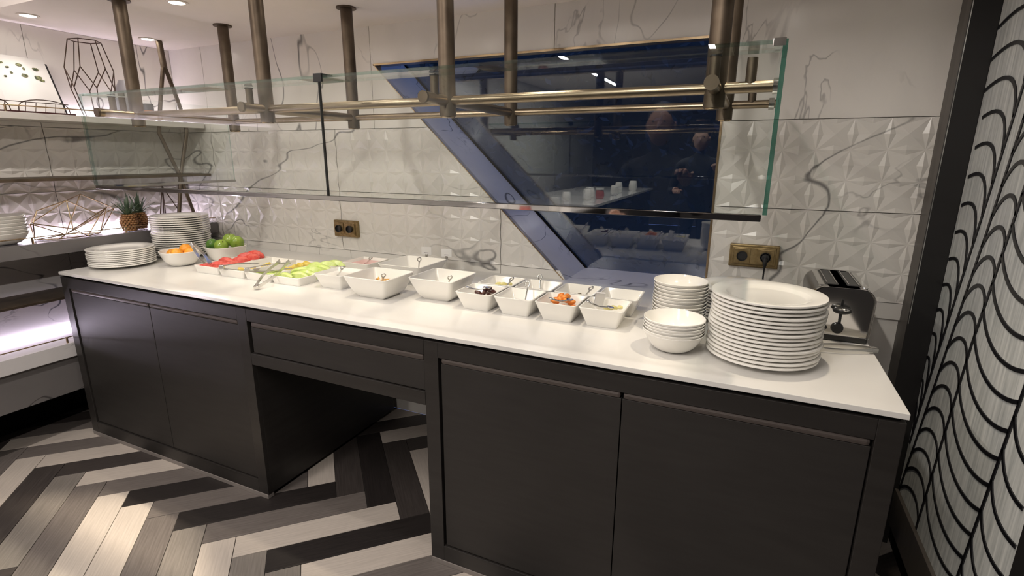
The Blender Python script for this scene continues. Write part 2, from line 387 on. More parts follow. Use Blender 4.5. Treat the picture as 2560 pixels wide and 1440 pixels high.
# outside: hedge in the dusk
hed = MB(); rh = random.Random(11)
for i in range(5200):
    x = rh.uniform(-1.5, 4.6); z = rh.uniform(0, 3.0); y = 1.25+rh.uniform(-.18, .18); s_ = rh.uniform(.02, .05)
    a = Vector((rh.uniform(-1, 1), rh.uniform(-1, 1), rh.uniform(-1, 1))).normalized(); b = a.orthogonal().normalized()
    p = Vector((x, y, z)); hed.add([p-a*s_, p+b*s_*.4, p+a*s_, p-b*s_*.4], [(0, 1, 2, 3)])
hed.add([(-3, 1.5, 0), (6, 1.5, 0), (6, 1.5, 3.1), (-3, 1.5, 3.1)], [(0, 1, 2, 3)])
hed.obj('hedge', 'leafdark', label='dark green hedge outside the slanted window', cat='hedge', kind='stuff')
# ------------------------------------------------------------------ left wall with shelves
wl = empty('wall_left', label='marble and star relief tiled side wall behind the shelves', kind='structure')
MB().box(XL-.06, -9, .25, XL-.013, .05, 2.7).obj('backing', 'marble', wl)
MB().box(XL-.16, -9, 0, XL-.12, .05, .25).obj('recessed_kick', 'black', wl)
MB().box(XL-.16, -9, .25, XL-.013, .05, .27).obj('light_leak_stop', 'black', wl)  # added unseen box, stops blue outside light leaking in above the kick
def left_relief(y1, z0, z1):
    m = relief(0, 1-2*g, z0+g, z1-g, (1-2*g)/9, (z1-z0-2*g)/3)
    m.v = [(XL+.000-p[1]*1.0, p[0]-1+y1+g, p[2]) for p in m.v]
    me = m.mesh('tile', 'marble', None, fix=False); me.flip_normals(); clip(me, (0, 0, 0), (0, 1, 0)); mk('tile', me, wl)
for z0, z1 in ((Z2, Z1), (Z3, Z2)):
    for y1 in (.261, -.739, -1.739): left_relief(y1, z0, z1)
def leftflat(y0, y1, z0, z1, mat='marble_upper_lit'):
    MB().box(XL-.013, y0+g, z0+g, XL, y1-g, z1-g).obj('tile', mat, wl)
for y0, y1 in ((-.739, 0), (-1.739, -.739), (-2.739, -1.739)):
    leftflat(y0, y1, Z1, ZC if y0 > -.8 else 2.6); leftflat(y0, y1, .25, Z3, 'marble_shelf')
XS = -.03; YE = -.012
def shelf(z0, z1, label, mat, y0=-2.6, rail=True, led=True, posts=(), edge=None):
    s = MB().bbox(XL+.002, y0, z0, XS, YE, z1, .002).obj('wall_shelf', mat, label=label, cat='shelf')
    if edge: MB().box(XS, y0, z0, XS+.004, YE, z1).obj('edge_band', edge, s)
    if rail:
        MB().cyl((XS-.012, y0, z1+.030), (XS-.012, YE, z1+.030), .003, 8).obj('gallery_rail', 'brass', s, 60)
        for py in posts: MB().cyl((XS-.012, py, z1-.001), (XS-.012, py, z1+.033), .005, 10).obj('rail_post', 'brass', s, 60)
    if led:
        MB().box(XL+.006, y0, z1, XL+.022, YE-.02, z1+.006).obj('led_strip', 'led', s)
    return s
shelf(1.636, 1.666, 'pale wall shelf holding the open book, with low brass rail', 'marble', posts=(-.975, -1.6, -.2), edge=None)
shelf(.984, 1.050, 'thick marble shelf holding pineapples and the low wire polyhedron', 'marble_shaded', posts=(-.985, -.56, -1.5))
shelf(.443, .519, 'lowest glowing marble shelf near the floor', 'marble_shelf', posts=(-.935, -1.22))
shelf(1.346, 1.361, 'thin empty bronze shelf below the book shelf', 'bronze', rail=False, led=False)
shelf(.752, .766, 'thin bronze shelf beneath the thick marble shelf', 'bronze', rail=False, led=False)
lp = MB().box(XL+.0, -2.6, .25, XS-.02, YE, .443).obj('lower_shelf_fascia', 'marble_shaded', label='marble fascia under the lowest glowing shelf', cat='panel')
# bronze zigzag upright
t = empty('shelf_upright', (XS-.02, -.2, 0), label='bronze crossed-tube upright in the corner holding the wall shelves', cat='shelf support')
def L_(p): return (0, p[0]+.2, p[1])
MB().cyl(L_((-.207, ZC)), L_((-.199, 1.965)), .017, 16).obj('top_sleeve', 'bronze', t, 60)
MB().tube([L_(p) for p in ((-.205, 1.97), (-.245, 1.80), (-.275, 1.66), (-.288, 1.60), (-.205, 1.357), (-.135, 1.06))], .011, 10).obj('leg', 'bronze', t, 60)
MB().tube([L_(p) for p in ((-.195, 1.97), (-.150, 1.80), (-.118, 1.66), (-.122, 1.60), (-.196, 1.357), (-.256, 1.06))], .011, 10).obj('leg', 'bronze', t, 60)
# ------------------------------------------------------------------ right side: trim post and patterned panel
MB().bbox(3.682, -.097, 0, 3.76, .05, ZC+.02, .002).obj('trim_1', ['post_brown', 'dark'], label='tall dark wood post at the end of the tiled wall', kind='structure')
bpy.data.objects['trim_1'].data.polygons.foreach_set('material_index', [1 if p.normal.y < -.5 or p.normal.x > .5 else 0 for p in bpy.data.objects['trim_1'].data.polygons])  # front painted near black because it stands unlit, left side stays brown
MB().box(3.684, -.0995, .9, 3.6865, -.097, ZC).obj('edge_highlight', 'chrome', bpy.data.objects['trim_1'])  # chrome strip stands in for the highlight along the post's corner
XP = 3.759
wr = MB().box(XP+.012, -9, 0, XP+.08, .05, 2.7).obj('wall_right', 'dark', label='dark side wall behind the patterned panel', kind='structure')
pan = empty('patterned_panel', (XP, -.5, 0), label='tall grey woven panel with black scrolling line pattern', cat='wall panel')
MB().bbox(0, -.919+.5, .246, .012, -.098+.5, 2.55, .001).obj('fabric_field', 'fabric', pan)
MB().bbox(-.004, -.97+.5, .05, .012, -.919+.5, 2.55, .002).obj('side_frame', 'dark', pan)
MB().bbox(-.012, -2.2+.5, .10, .011, -.098+.5, .246, .002).obj('bottom_frame', 'post_brown', pan)
MB().box(.011, -2.2+.5, 0, .013, .4, .10).obj('kick_board', 'black', pan)
def ribbon(pts, w=.0065):
    """flat raised strip following (y, z) points, thickness towards -x"""
    m = MB(); P = [Vector(p) for p in pts]; A = []; B = []
    for i, p in enumerate(P):
        d = (P[min(i+1, len(P)-1)]-P[max(i-1, 0)]).normalized(); n = Vector((-d.y, d.x))
        ww = w*(1.0 if w < .006 else 1)
        A.append(p+n*ww); B.append(p-n*ww)
    vs = []
    for a, b in zip(A, B): vs += [(-.003, a.x+.5, a.y), (-.003, b.x+.5, b.y), (.0005, b.x+.5, b.y), (.0005, a.x+.5, a.y)]
    fs = [(0, 1, 2, 3)]; n = len(P)
    for i in range(n-1):
        for k in range(4): fs.append((i*4+k, i*4+(k+1) % 4, i*4+4+(k+1) % 4, i*4+4+k))
    fs.append(tuple((n-1)*4+k for k in (3, 2, 1, 0)))
    return m.add(vs, fs)
def interp(tab, z):
    for (z0, y0), (z1, y1) in zip(tab, tab[1:]):
        if z <= z1: return y0+(y1-y0)*(z-z0)/(z1-z0)
    (z0, y0), (z1, y1) = tab[-2:]; return y1+(y1-y0)/(z1-z0)*(z-z1)
def cl(y): return max(-.917, min(-.099, y))
S1 = [(.20, -.062), (.765, -.179), (1.284, -.300), (1.66, -.380), (2.55, -.56)]
S2 = [(.20, -.098), (1.292, -.369), (1.573, -.429), (2.55, -.63)]
S3 = [(.20, -.337), (.942, -.437), (1.308, -.512), (2.55, -.74)]
S4 = [(.20, -.672), (.355, -.693), (.941, -.772), (2.55, -.95)]
for S_ in (S1, S2, S3, S4):
    pts = [(interp(S_, z), z) for z in [.25+.1*i for i in range(23)]+[2.54]]
    pts = [p for p in pts if -.915 < p[0] < -.100]
    ribbon(pts, .0055).obj('stem_line', 'line', pan)
def bez(p0, p1, p2, p3, n=10):
    o = []
    for i in range(n+1):
        t_ = i/n; s_ = 1-t_
        o.append(tuple(s_**3*a+3*s_*s_*t_*b+3*s_*t_*t_*c+t_**3*d for a, b, c, d in zip(p0, p1, p2, p3)))
    return o
def scroll(p):
    p = [q for q in p if -.9165 < q[0] < -.0995 and .25 < q[1] < 2.54]
    if len(p) > 2: ribbon(p, .0055).obj('scroll_line', 'line', pan)
for i in range(24):
    z = .36+.091*i                                   # between the panel edge and the first stem
    y1 = interp(S1, z-.06); y0 = -.060
    if y1 < -.12: scroll(bez((y0, z+.03), ((y0+y1)/2-.02, z+.09), (y1+.015, z+.085), (y1, z-.05), 12))
for i in range(26):
    z = .26+.0875*i                                  # between second and third stems
    y0 = interp(S2, z); y1 = interp(S3, z+.02)
    scroll(bez((y0, z), (y0+(y1-y0)*.35, z+.085), (y0+(y1-y0)*.85, z+.09), (y1, z+.02), 12))
for i in range(26):
    z = .40+.0825*i                                  # hanging loops between third and fourth stems
    y0 = interp(S3, z); y1 = interp(S4, z-.08)
    scroll(bez((y0, z), (y0-.06, z-.09), (y0+(y1-y0)*.62, z-.115), (y1, z-.065), 12))
for i in range(26):
    z = .40+.095*i                                   # outer loops right of the fourth stem
    y0 = interp(S4, z); scroll(bez((y0, z), (y0-.03, z-.06), (y0-.08, z-.09), (y0-.20, z-.06), 12))
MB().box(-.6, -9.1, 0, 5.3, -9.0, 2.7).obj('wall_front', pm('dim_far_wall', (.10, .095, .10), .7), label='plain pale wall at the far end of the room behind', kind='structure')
# ------------------------------------------------------------------ counter
YC = -.926; ST = .055; XA, XB = 1.330, 2.180; CT = .878
def cabinet(x0, x1, label, xm):
    c = empty('base_cabinet', ((x0+x1)/2, YC/2, 0), label=label, cat='cabinet'); X0 = (x0+x1)/2; Y0 = YC/2
    def b(n, a, m='wood', bev=.0015, par=c): return MB().bbox(a[0]-X0, a[1]-Y0, a[2], a[3]-X0, a[4]-Y0, a[5], bev).obj(n, m, par)
    b('side_panel', (x0, YC+.02, .02, x0+.018, -.03, CT)); b('side_panel', (x1-.018, YC+.02, .02, x1, -.03, CT))
    b('back_panel', (x0+.018, -.05, .02, x1-.018, -.03, CT)); b('bottom_panel', (x0+.018, YC+.03, .02, x1-.018, -.05, .04))
    b('stile', (x0, YC, .02, x0+ST, YC+.02, CT)); b('stile', (x1-ST, YC, .02, x1, YC+.02, CT))
    b('top_rail', (x0+ST, YC, .823, x1-ST, YC+.02, CT)); b('bottom_rail', (x0+ST, YC, .02, x1-ST, YC+.02, .083))
    b('plinth', (x0+.002, YC-.002, 0, x1-.002, YC+.03, .0195), 'plinth')
    b('recess_lining', (x0+ST-.002, YC+.022, .05, x1-ST+.002, YC+.026, .85), 'black', .0005)
    for i, (a, d) in enumerate(((x0+ST+.008, xm-.0015), (xm+.0015, x1-ST-.004))):
        dr = b('door', (a, YC+.006, .087, d, YC+.022, .801), 'wood_door')
        b('handle_channel', (a+.002, YC+.003, .8015, d-.002, YC+.0215, .8215), 'wood_slot', .008, dr)
    return c
cabinet(0.002, XA, 'far left two-door dark oak base cabinet under the plates and fruit', .689)
cabinet(XB, 3.511, 'near right two-door dark oak base cabinet under the bowls and plate stacks', 2.851)
c = empty('drawer_unit', ((XA+XB)/2, YC/2, 0), label='dark oak drawer bridging the open knee space between the two cabinets', cat='drawer'); X0 = (XA+XB)/2; Y0 = YC/2
def b(n, a, m='wood', bev=.0015, par=c): return MB().bbox(a[0]-X0, a[1]-Y0, a[2], a[3]-X0, a[4]-Y0, a[5], bev).obj(n, m, par)
b('top_rail', (XA+.001, YC, .826, XB-.001, YC+.02, CT)); b('lower_rail', (XA+.001, YC, .638, XB-.001, YC+.02, .688))
b('drawer_box', (XA+.001, YC+.024, .638, XB-.001, -.03, .80), 'wood')
df = b('drawer_front', (XA+.014, YC+.006, .692, XB-.004, YC+.022, .801), 'wood_door'); b('handle_channel', (XA+.016, YC+.003, .8015, XB-.004, YC+.0215, .8245), 'wood_slot', .008, df)
b('recess_lining', (XA+.001, YC+.0225, .68, XB-.001, YC+.0238, .85), 'black', .0005)
wt = MB().bbox(0, YF, .889, LX, -.001, H, .0015).obj('worktop', 'worktop', label='long white quartz worktop of the buffet counter', cat='worktop')
MB().box(.012, YF+.014, CT+.0005, LX-.012, -.01, .8888).obj('shadow_gap', 'black', wt)
# ------------------------------------------------------------------ sneeze guard
YPF, YPB, ZPB, ZT = -.791, -.311, 1.597, 1.644
XPS = (.620, 1.416, 2.216, 3.014); RP = .026; RT = .0142
GX0, GX1, YG, YGB, ZG0, ZG1 = .482, 3.165, -.941, -.246, 1.343, 1.7225
sg = empty('sneeze_guard', (1.8, -.55, ZC), label='ceiling-hung bronze tube frame with clear glass sneeze guard over the buffet', cat='sneeze guard')
def SG(p): return (p[0]-1.8, p[1]+.55, p[2]-ZC)
def sgc(n, a, b_, r, m='bronze', seg=20, par=None): return MB().cyl(SG(a), SG(b_), r, seg).obj(n, m, par or sg, 50)
for i, x in enumerate(XPS):
    for y in (YPF, YPB):
        p = sgc('post', (x, y, ZC-.001), (x, y, ZPB), RP, seg=28)
        MB().cyl(SG((x, y, ZC)), SG((x, y, ZC-.006)), .043, 28).obj('ceiling_flange', 'bronze', p, 50)
        MB().cyl(SG((x, y, ZPB+.0005)), SG((x, y, ZPB-.004)), RP-.004, 24).obj('end_plug', 'brass', p, 50)
    yc = (-.944, -.895, -.921, -.910)[i]
    cb = sgc('cross_bar', (x, yc, ZT), (x, YPB, ZT), .0165, 'rail_bronze')
    MB().cyl(SG((x, yc-.010, ZT)), SG((x, yc-.0005, ZT)), .0175, 24).obj('end_cap', 'bronze', cb, 50)
    yst = min(-.862, yc+.055) if i else -.885
    st = MB().cyl(SG((x, yst, ZT)), SG((x, yst, ZG1-.0105)), .0125, 18).obj('glass_stud', 'bronze', sg, 50)
    MB().cyl(SG((x, yst, ZG1-.0135)), SG((x, yst, ZG1-.0095)), .0145, 18).obj('stud_pad', 'plastic', st, 50)
x_prev = XPS[0]
sgc('front_rail', (XPS[0], YPF, ZT), (GX1-.014, YPF, ZT), RT, 'rail_bronze'); sgc('back_rail', (XPS[0], YPB, ZT), (GX1-.014, YPB, ZT), RT*.93, 'rail_bronze')
sgc('glass_stud', (3.095, YPF, ZT), (3.095, YPF, ZG1-.01), .0125); sgc('glass_stud', (3.095, YPB, ZT), (3.095, YPB, ZG1-.01), .0125)
sgc('glass_stud', (XPS[0], -.845, ZT), (XPS[0], -.845, ZG1-.01), .0125)
for y in (YPF, YPB): sgc('pane_clamp', (GX1-.018, y, ZT), (GX1-.010, y, ZT), .019, 'chrome')
TG = .010
def pane(n, x0, y0, z0, x1, y1, z1, par=sg, edge='glass_edge_pale'):
    m = MB().box(*SG((x0, y0, z0)), *SG((x1, y1, z1))); me = m.mesh(n, ['glass', edge])
    d = [x1-x0, y1-y0, z1-z0]; ax = d.index(min(d))
    for p in me.polygons: p.material_index = 0 if abs(p.normal[ax]) > .5 else 1
    return mk(n, me, par)
XJ = 1.827
fp1 = pane('front_glass', GX0+.011, YG, ZG0, XJ-.0015, YG+TG, ZG1); fp2 = pane('front_glass', XJ+.0015, YG, ZG0, GX1-.011, YG+TG, ZG1)
pane('top_glass', GX0+.011, YG+TG+.001, ZG1-.007, XJ-.0015, YG+.118, ZG1); pane('top_glass', XJ+.0015, YG+TG+.001, ZG1-.007, GX1-.011, YG+.118, ZG1)
pane('end_glass', GX0, YG, ZG0, GX0+.007, YGB, ZG1); pane('end_glass', GX1-TG, YG, ZG0, GX1, YGB, ZG1, edge='glass_edge')
MB().bbox(*SG((GX0+.012, YG-.003, ZG0-.016)), *SG((GX1-.012, YG+.014, ZG0)), .0016).obj('bottom_rail', 'rail', sg)
MB().bbox(*SG((GX0-.002, YG+.08, ZG0-.012)), *SG((GX0+TG+.002, YGB, ZG0)), .002).obj('bottom_rail', 'rail', sg)
MB().box(*SG((XJ-.0015, YG, ZG0)), *SG((XJ+.0015, YG+TG, ZG1))).obj('joint_seal', 'plastic', sg)
br = MB(); br.bbox(*SG((XJ-.017, YG-.004, ZG1-.020)), *SG((XJ+.017, YG+.004, ZG1+.006)), .002); br.bbox(*SG((XJ-.017, YG, ZG1+.001)), *SG((XJ+.017, YG+.05, ZG1+.006)), .002)
br.obj('corner_bracket', 'plastic', sg)
MB().bbox(*SG((GX1-.030, YG-.003, ZG1-.014)), *SG((GX1-.004, YG+.004, ZG1+.003)), .001).obj('corner_bracket', 'chrome', sg)
# ------------------------------------------------------------------ downlights
def downlight(x, y, z, label, power, col, size, blend=.75, rad=.03, aim=None):
    t = empty('ceiling_downlight', (x, y, z), label=label, cat='downlight', group='ceiling downlights')
    MB().lathe([(.030, -.0005), (.043, -.0005), (.045, -.003), (.042, -.005), (.031, -.004), (.030, -.0005)], 32).obj('trim_ring', 'ceil', t, 50)
    MB().lathe([(.0, -.0012), (.0285, -.0012), (.0285, -.0004), (0, -.0004)], 24).obj('lamp', 'lampdisc', t)
    l = spot('lamp_beam', (0, 0, -.012), power, col, size, blend, rad, t)
    if aim: l.rotation_euler = (Vector(aim)-Vector((x, y, z))).to_track_quat('-Z', 'Y').to_euler()
    return t
downlight(-.05, -.81, ZC, 'small round ceiling downlight nearest the open book', SHELF_W, NEUT, 110)
downlight(-.056, -.265, ZC, 'small round ceiling downlight in the corner above the bronze shelf upright', SHELF_W, NEUT, 110)
for i, x in enumerate((.807, 1.62, 2.42, 3.22)):
    downlight(x, -.665, ZC, 'small round downlight in the soffit, '+('one between the two leftmost front posts' if i == 0 else ORD[i+1]+' from the left above the counter'), SPOT_W, WARM, 64, .5, .02, (x, -.72, H))
downlight(1.20, -.60, ZC, 'tilted downlight in the soffit throwing a bright patch on the floor', 230, WARM, 44, .35, .02, (.92, -2.07, 0))
for i, x in enumerate((.35, 1.25, 2.15, 3.05)):
    downlight(x, -1.13, 2.60, 'round downlight in the higher ceiling, '+ORD[i+1]+' from the shelves', FRONT_W, NEUT, 120, .8, .035)
for i, (x, y) in enumerate(((1.0, -2.6), (2.6, -2.6), (1.0, -5.0), (2.6, -5.0))):
    t = empty('linear_lamp', (x, y, 2.60), label='white linear ceiling lamp, '+('over the near end' if i < 2 else 'over the far end')+(' left' if i % 2 == 0 else ' right')+' of the aisle behind', cat='lamp', group='linear lamps')
    MB().bbox(-.03, -.75, -.02, .03, .75, 0, .003).obj('housing', 'ceil', t); MB().box(-.026, -.74, -.0215, .026, .74, -.0202).obj('diffuser', 'lineled', t)
    a = area('lamp_glow', (0, 0, -.03), .06, 1.48, LINE_W, NEUT, (0, 0, 0), t)
# ------------------------------------------------------------------ crockery
def plate_prof(R, hgt=.022, t=.0042):
    f = R*.60
    return [(0, .003), (f-.006, .003), (f-.004, 0), (f, 0), (f+.003, .003), (R*.67, .005), (R*.73, hgt-.0125), (R-.004, hgt-.0078), (R-.0008, hgt-.0062), (R, hgt-.003), (R-.001, hgt-.0008), (R-.004, hgt), (R*.75, hgt-.0045), (R*.725, hgt-.0060), (R*.66, .0090), (R*.62, .0078), (0, .0075)]
def bowl_prof(R, hgt, foot=.5, t=.0020):
    p = [(0, .003), (R*foot-.004, .003), (R*foot-.003, 0), (R*foot, 0)]
    n = 7
    for i in range(1, n+1):
        a = i/n; p.append((R*foot+(R-R*foot)*a**.72, .002+(hgt-.002)*a**1.55))
    p.append((R-.0015, hgt+.0012)); 
    for i in range(n, -1, -1):
        a = i/n; p.append((R*foot+(R-R*foot)*a**.72-t, t+.002+(hgt-.002)*a**1.55*(1-t/hgt)))
    p.append((0, t+.002)); return p
def stack(name, prof, cnt, x, y, z, pitch, lab, cat, group, jit=.003, n=56, seed=0):
    me = MB().lathe(prof, n).mesh(name, 'china', 40); r_ = random.Random(seed)
    for i in range(cnt):
        l = ('topmost ' if i == cnt-1 else 'bottom ' if i == 0 else ORD[cnt-i]+' from the top, ')+lab
        mk(name, me, None, (x+r_.uniform(-jit, jit), y+r_.uniform(-jit, jit), z+.0004+i*pitch), (0, 0, r_.uniform(0, 6)), label=l, cat=cat, group=group)
stack('dinner_plate', plate_prof(.150), 9, .125, -.692, H, .0097, 'white plate in the low stack at the far left counter corner', 'plate', 'plates in the low far left stack', seed=1)
stack('dinner_plate', plate_prof(.149), 19, .130, -.362, H, .0119, 'white plate in the tall stack beside the wall shelves', 'plate', 'plates in the tall far left stack', seed=2)
stack('dinner_plate', plate_prof(.152), 16, 3.201, -.677, H, .0116, 'white plate in the tall front right stack', 'plate', 'plates in the front right stack', .0035, 72, seed=3)
stack('dinner_plate', plate_prof(.152), 10, 3.137, -.300, H, .0113, 'white plate in the stack behind, near the plugged socket', 'plate', 'plates in the stack by the socket', seed=4)
stack('cereal_bowl', bowl_prof(.088, .040, .5), 13, 2.944, -.522, H, .0109, 'white bowl in the tall bowl stack by the window', 'bowl', 'bowls in the tall stack', .0015, seed=5)
stack('cereal_bowl', bowl_prof(.090, .058, .42), 6, 2.955, -.728, H, .0088, 'white bowl in the short stack at the counter front', 'bowl', 'bowls in the short stack', .0012, seed=6)
stack('cereal_bowl', bowl_prof(.115, .055, .5), 6, -.16, -1.06, 1.050, .0165, 'white bowl stacked on the marble wall shelf', 'bowl', 'bowls on the wall shelf', .0015, seed=7)
# ------------------------------------------------------------------ square bowls and trays
def rr(a, b, r, n=4, z=0):
    o = []
    for cx, cy, s in ((a-r, b-r, 0), (-a+r, b-r, pi/2), (-a+r, -b+r, pi), (a-r, -b+r, 1.5*pi)):
        for k in range(n+1): t_ = s+pi/2*k/n; o.append((cx+r*cos(t_), cy+r*sin(t_), z))
    return o
def sqbowl(a, b, h, k, rim=.006, curve=1.0, rc=.014, kb=None):
    kb = kb or k; L = []; n = 6
    for i in range(n+1):
        t_ = i/n; f = t_**curve; s = k+(1-k)*f; sb = kb+(1-kb)*f; L.append(rr(a*s, b*sb, rc*(.6+.4*f), 4, h*t_ if i else 0))
    L.append(rr(a-.001, b-.001, rc, 4, h+.0015)); L.append(rr(a-rim+.001, b-rim+.001, rc*.8, 4, h+.0015))
    for i in range(n, -1, -1):
        t_ = i/n; f = t_**curve; s = k+(1-k)*f; sb = kb+(1-kb)*f; L.append(rr(a*s-rim, b*sb-rim, rc*.6, 4, .006+(h-.006)*t_))
    return MB().loops(L)
SM = sqbowl(.078, .078, .068, .68).mesh('serving_bowl', 'china', 35)
def bowl_at(me, x, y, label, group, rz=0): return mk('serving_bowl', me, None, (x, y, H+.0004), (0, 0, rz), label=label, cat='bowl', group=group)
fcont = ['dates', 'only a spoon', 'dried apricots', 'pale fruit and a folded tag']
bcont = ['citrus slices', 'dark red dried fruit', 'seeds', 'nothing in it']
for i in range(4):
    bowl_at(SM, 2.212+.1640*i, -.566, 'small square white bowl in the front row with '+fcont[i], 'small square bowls')
    bowl_at(SM, 2.222+.1655*i, -.401, 'small square white bowl in the back row with '+bcont[i], 'small square bowls')
bowl_at(sqbowl(.111, .102, .090, .56, curve=.62, rc=.018).mesh('serving_bowl', 'china', 35), 1.743, -.597, 'large square white bowl holding cornflakes', 'large square bowls')
bowl_at(sqbowl(.106, .105, .092, .56, curve=.62, rc=.018).mesh('serving_bowl', 'china', 35), 2.000, -.508, 'large square white bowl with a few seeds, between cornflakes and small bowls', 'large square bowls')
bowl_at(sqbowl(.119, .120, .086, .60, curve=.75, rc=.018).mesh('serving_bowl', 'china', 35), 1.705, -.300, 'large square white bowl at the back below the name cards', 'large square bowls')
bowl_at(sqbowl(.080, .080, .064, .70).mesh('serving_bowl', 'china', 35), 1.478, -.545, 'square white bowl of plain white yogurt', 'yogurt bowls')
bowl_at(sqbowl(.084, .084, .060, .70).mesh('serving_bowl', 'china', 35), 1.400, -.275, 'square white bowl of pink yogurt at the back', 'yogurt bowls')
TR = sqbowl(.0875, .162, .036, .90, .005, rc=.012, kb=.95).mesh('serving_tray', 'china', 35)
TX = (.711, .889, 1.067, 1.245)
for x, w in zip(TX, ('watermelon slices', 'a few pale pineapple pieces', 'yellow pineapple pieces', 'green melon slices')):
    mk('serving_tray', TR, None, (x, -.484, H+.0004), label='shallow rectangular white tray of '+w, cat='tray', group='fruit trays')
def rbowl(R, h, foot):
    return MB().lathe(bowl_prof(R, h, foot, .006), 48, wob=lambda a, z: 1+.035*cos(4*a)).mesh('fruit_bowl', 'china', 40)
mk('fruit_bowl', rbowl(.100, .076, .5), None, (.385, -.548, H+.0004), (0, 0, .5), label='round white bowl of oranges', cat='bowl', group='fruit bowls')
mk('fruit_bowl', rbowl(.107, .082, .55), None, (.487, -.358, H+.0004), (0, 0, .5), label='round white bowl of green apples', cat='bowl', group='fruit bowls')
# ------------------------------------------------------------------ fruit
MA['orange'] = noisy('orange_peel', (.80, .28, .02), (.92, .42, .04), (60, 60, 60), .42, bump=.35, coords='obj')
MA['apple'] = noisy('green_apple_skin', (.16, .27, .03), (.30, .42, .07), (18, 18, 18), .22, coords='obj')
MA['avocado'] = noisy('dark_green_skin', (.035, .11, .015), (.09, .20, .03), (30, 30, 30), .25, coords='obj')
MA['melon_red'] = noisy('watermelon_flesh', (.62, .06, .05), (.80, .17, .13), (45, 45, 45), .30, bump=.3, coords='obj')
MA['melon_green'] = noisy('green_melon_flesh', (.46, .62, .13), (.66, .76, .30), (30, 30, 30), .30, bump=.3, coords='obj')
MA['pineapple_flesh'] = noisy('pineapple_flesh', (.78, .55, .06), (.90, .75, .22), (50, 50, 50), .32, bump=.4, coords='obj')
MA['apricot'] = noisy('dried_apricot', (.75, .20, .03), (.88, .34, .06), (60, 60, 60), .38, bump=.3, coords='obj')
MA['date'] = noisy('date_skin', (.05, .016, .012), (.11, .035, .025), (60, 60, 60), .3, bump=.4, coords='obj')
MA['berry'] = noisy('dried_berry', (.22, .02, .04), (.32, .04, .07), (60, 60, 60), .35, coords='obj')
MA['flake'] = noisy('cornflake', (.60, .28, .05), (.82, .50, .14), (60, 60, 60), .5, coords='obj')
MA['seed'] = noisy('mixed_seed', (.05, .06, .025), (.22, .17, .09), (200, 200, 200), .5)
MA['yogurt'] = pm('white_yogurt', (.86, .84, .78), .22); MA['pinkyog'] = pm('pink_yogurt', (.80, .48, .46), .22)
MA['lemon'] = pm('pale_fruit_flesh', (.82, .74, .30), .35); MA['stem'] = pm('brown_stalk', (.06, .04, .02), .7)
def fruit(name, prof_dimple, R, mat, loc, rot, label, group, sz=.95, stem=True):
    pr = []; n = 14
    for i in range(n+1):
        t_ = pi*i/n; r_ = R*sin(t_); z = -R*sz*cos(t_)
        d = prof_dimple
        if d: z *= 1-d*math.exp(-(r_/(R*.32))**2)
        pr.append((r_, z))
    o = MB().lathe(pr, 24).obj(name, mat, None, 80, loc=loc, rot=rot, label=label, cat=name.replace('_', ' '), group=group)
    if stem: MB().tube([(0, 0, R*sz*(1-prof_dimple)-.002), (.002, 0, R*sz+.006)], .0018, 6).obj('stalk', 'stem', o)
    return o
zr = H+.030
for i, (dx_, dy_, dz, l) in enumerate(((-.048, -.010, .024, 'orange at the left side of the orange bowl'), (.002, .030, .048, 'topmost orange in the orange bowl'), (.022, -.034, .034, 'orange at the front of the orange bowl'), (.044, .022, .030, 'orange at the right of the bowl, behind the tongs'))):
    fruit('orange', .06, .0312, 'orange', (.385+dx_, -.548+dy_, zr+dz), (.5*i, .3, i), l, 'oranges', .94, False)
gx, gy = .487, -.358
fruit('avocado', 0, .033, 'avocado', (gx-.056, gy-.035, H+.088), (1.4, 0, .6), 'dark green avocado at the left of the green fruit bowl', 'green fruit', 1.15, False)
fruit('apple', .14, .038, 'apple', (gx-.012, gy+.042, H+.108), (.2, .1, .3), 'green apple highest at the back of the fruit bowl', 'green fruit', .92)
fruit('apple', .14, .036, 'apple', (gx+.017, gy-.036, H+.088), (.7, .25, 1), 'green apple at the front showing its stalk hollow', 'green fruit', .92)
fruit('apple', .14, .038, 'apple', (gx+.062, gy+.026, H+.100), (1.9, .2, .8), 'green apple at the right of the fruit bowl', 'green fruit', .92)
def wedge(name, mat, R, w, th, ang, loc, rot, label, group):
    """slice of melon: curved strip"""
    m = MB(); n = 8; L = []
    for i in range(n+1):
        a = -ang/2+ang*i/n; tp = .35+.65*sin(pi*i/n)**.6
        c_ = Vector((R*sin(a), 0, R*cos(a)-R)); o_ = Vector((sin(a), 0, cos(a)))
        L.append([c_+Vector((0, s*w*tp/2, 0))+o_*q for s, q in ((-1, -th*.5*tp), (1, -th*.5*tp), (.75, th*.35*tp), (0, th*.5*tp), (-.75, th*.35*tp))])
    return m.loops(L).obj(name, mat, None, 22, loc=loc, rot=rot, label=label, cat=name.replace('_', ' '), group=group)
rw = random.Random(5)
WM = [(.665, -.595, .026), (.700, -.560, .032), (.735, -.520, .030), (.680, -.500, .040), (.715, -.455, .040), (.740, -.405, .048), (.700, -.385, .050), (.722, -.355, .058)]
for i, (x, y, z) in enumerate(WM):
    wedge('watermelon_slice', 'melon_red', .09, .045, .030, 1.2, (x, y, H+z), (rw.uniform(-.3, .3), rw.uniform(-.2, .2), .5+rw.uniform(-.5, .5)), 'red watermelon slice, '+ORD[i+1]+' from the front of its tray', 'watermelon slices')
GM = [(x_, -.605+.031*i, .022+.0028*i) for i, x_ in enumerate((1.20, 1.25, 1.285, 1.215, 1.255, 1.29, 1.21, 1.25, 1.285))]
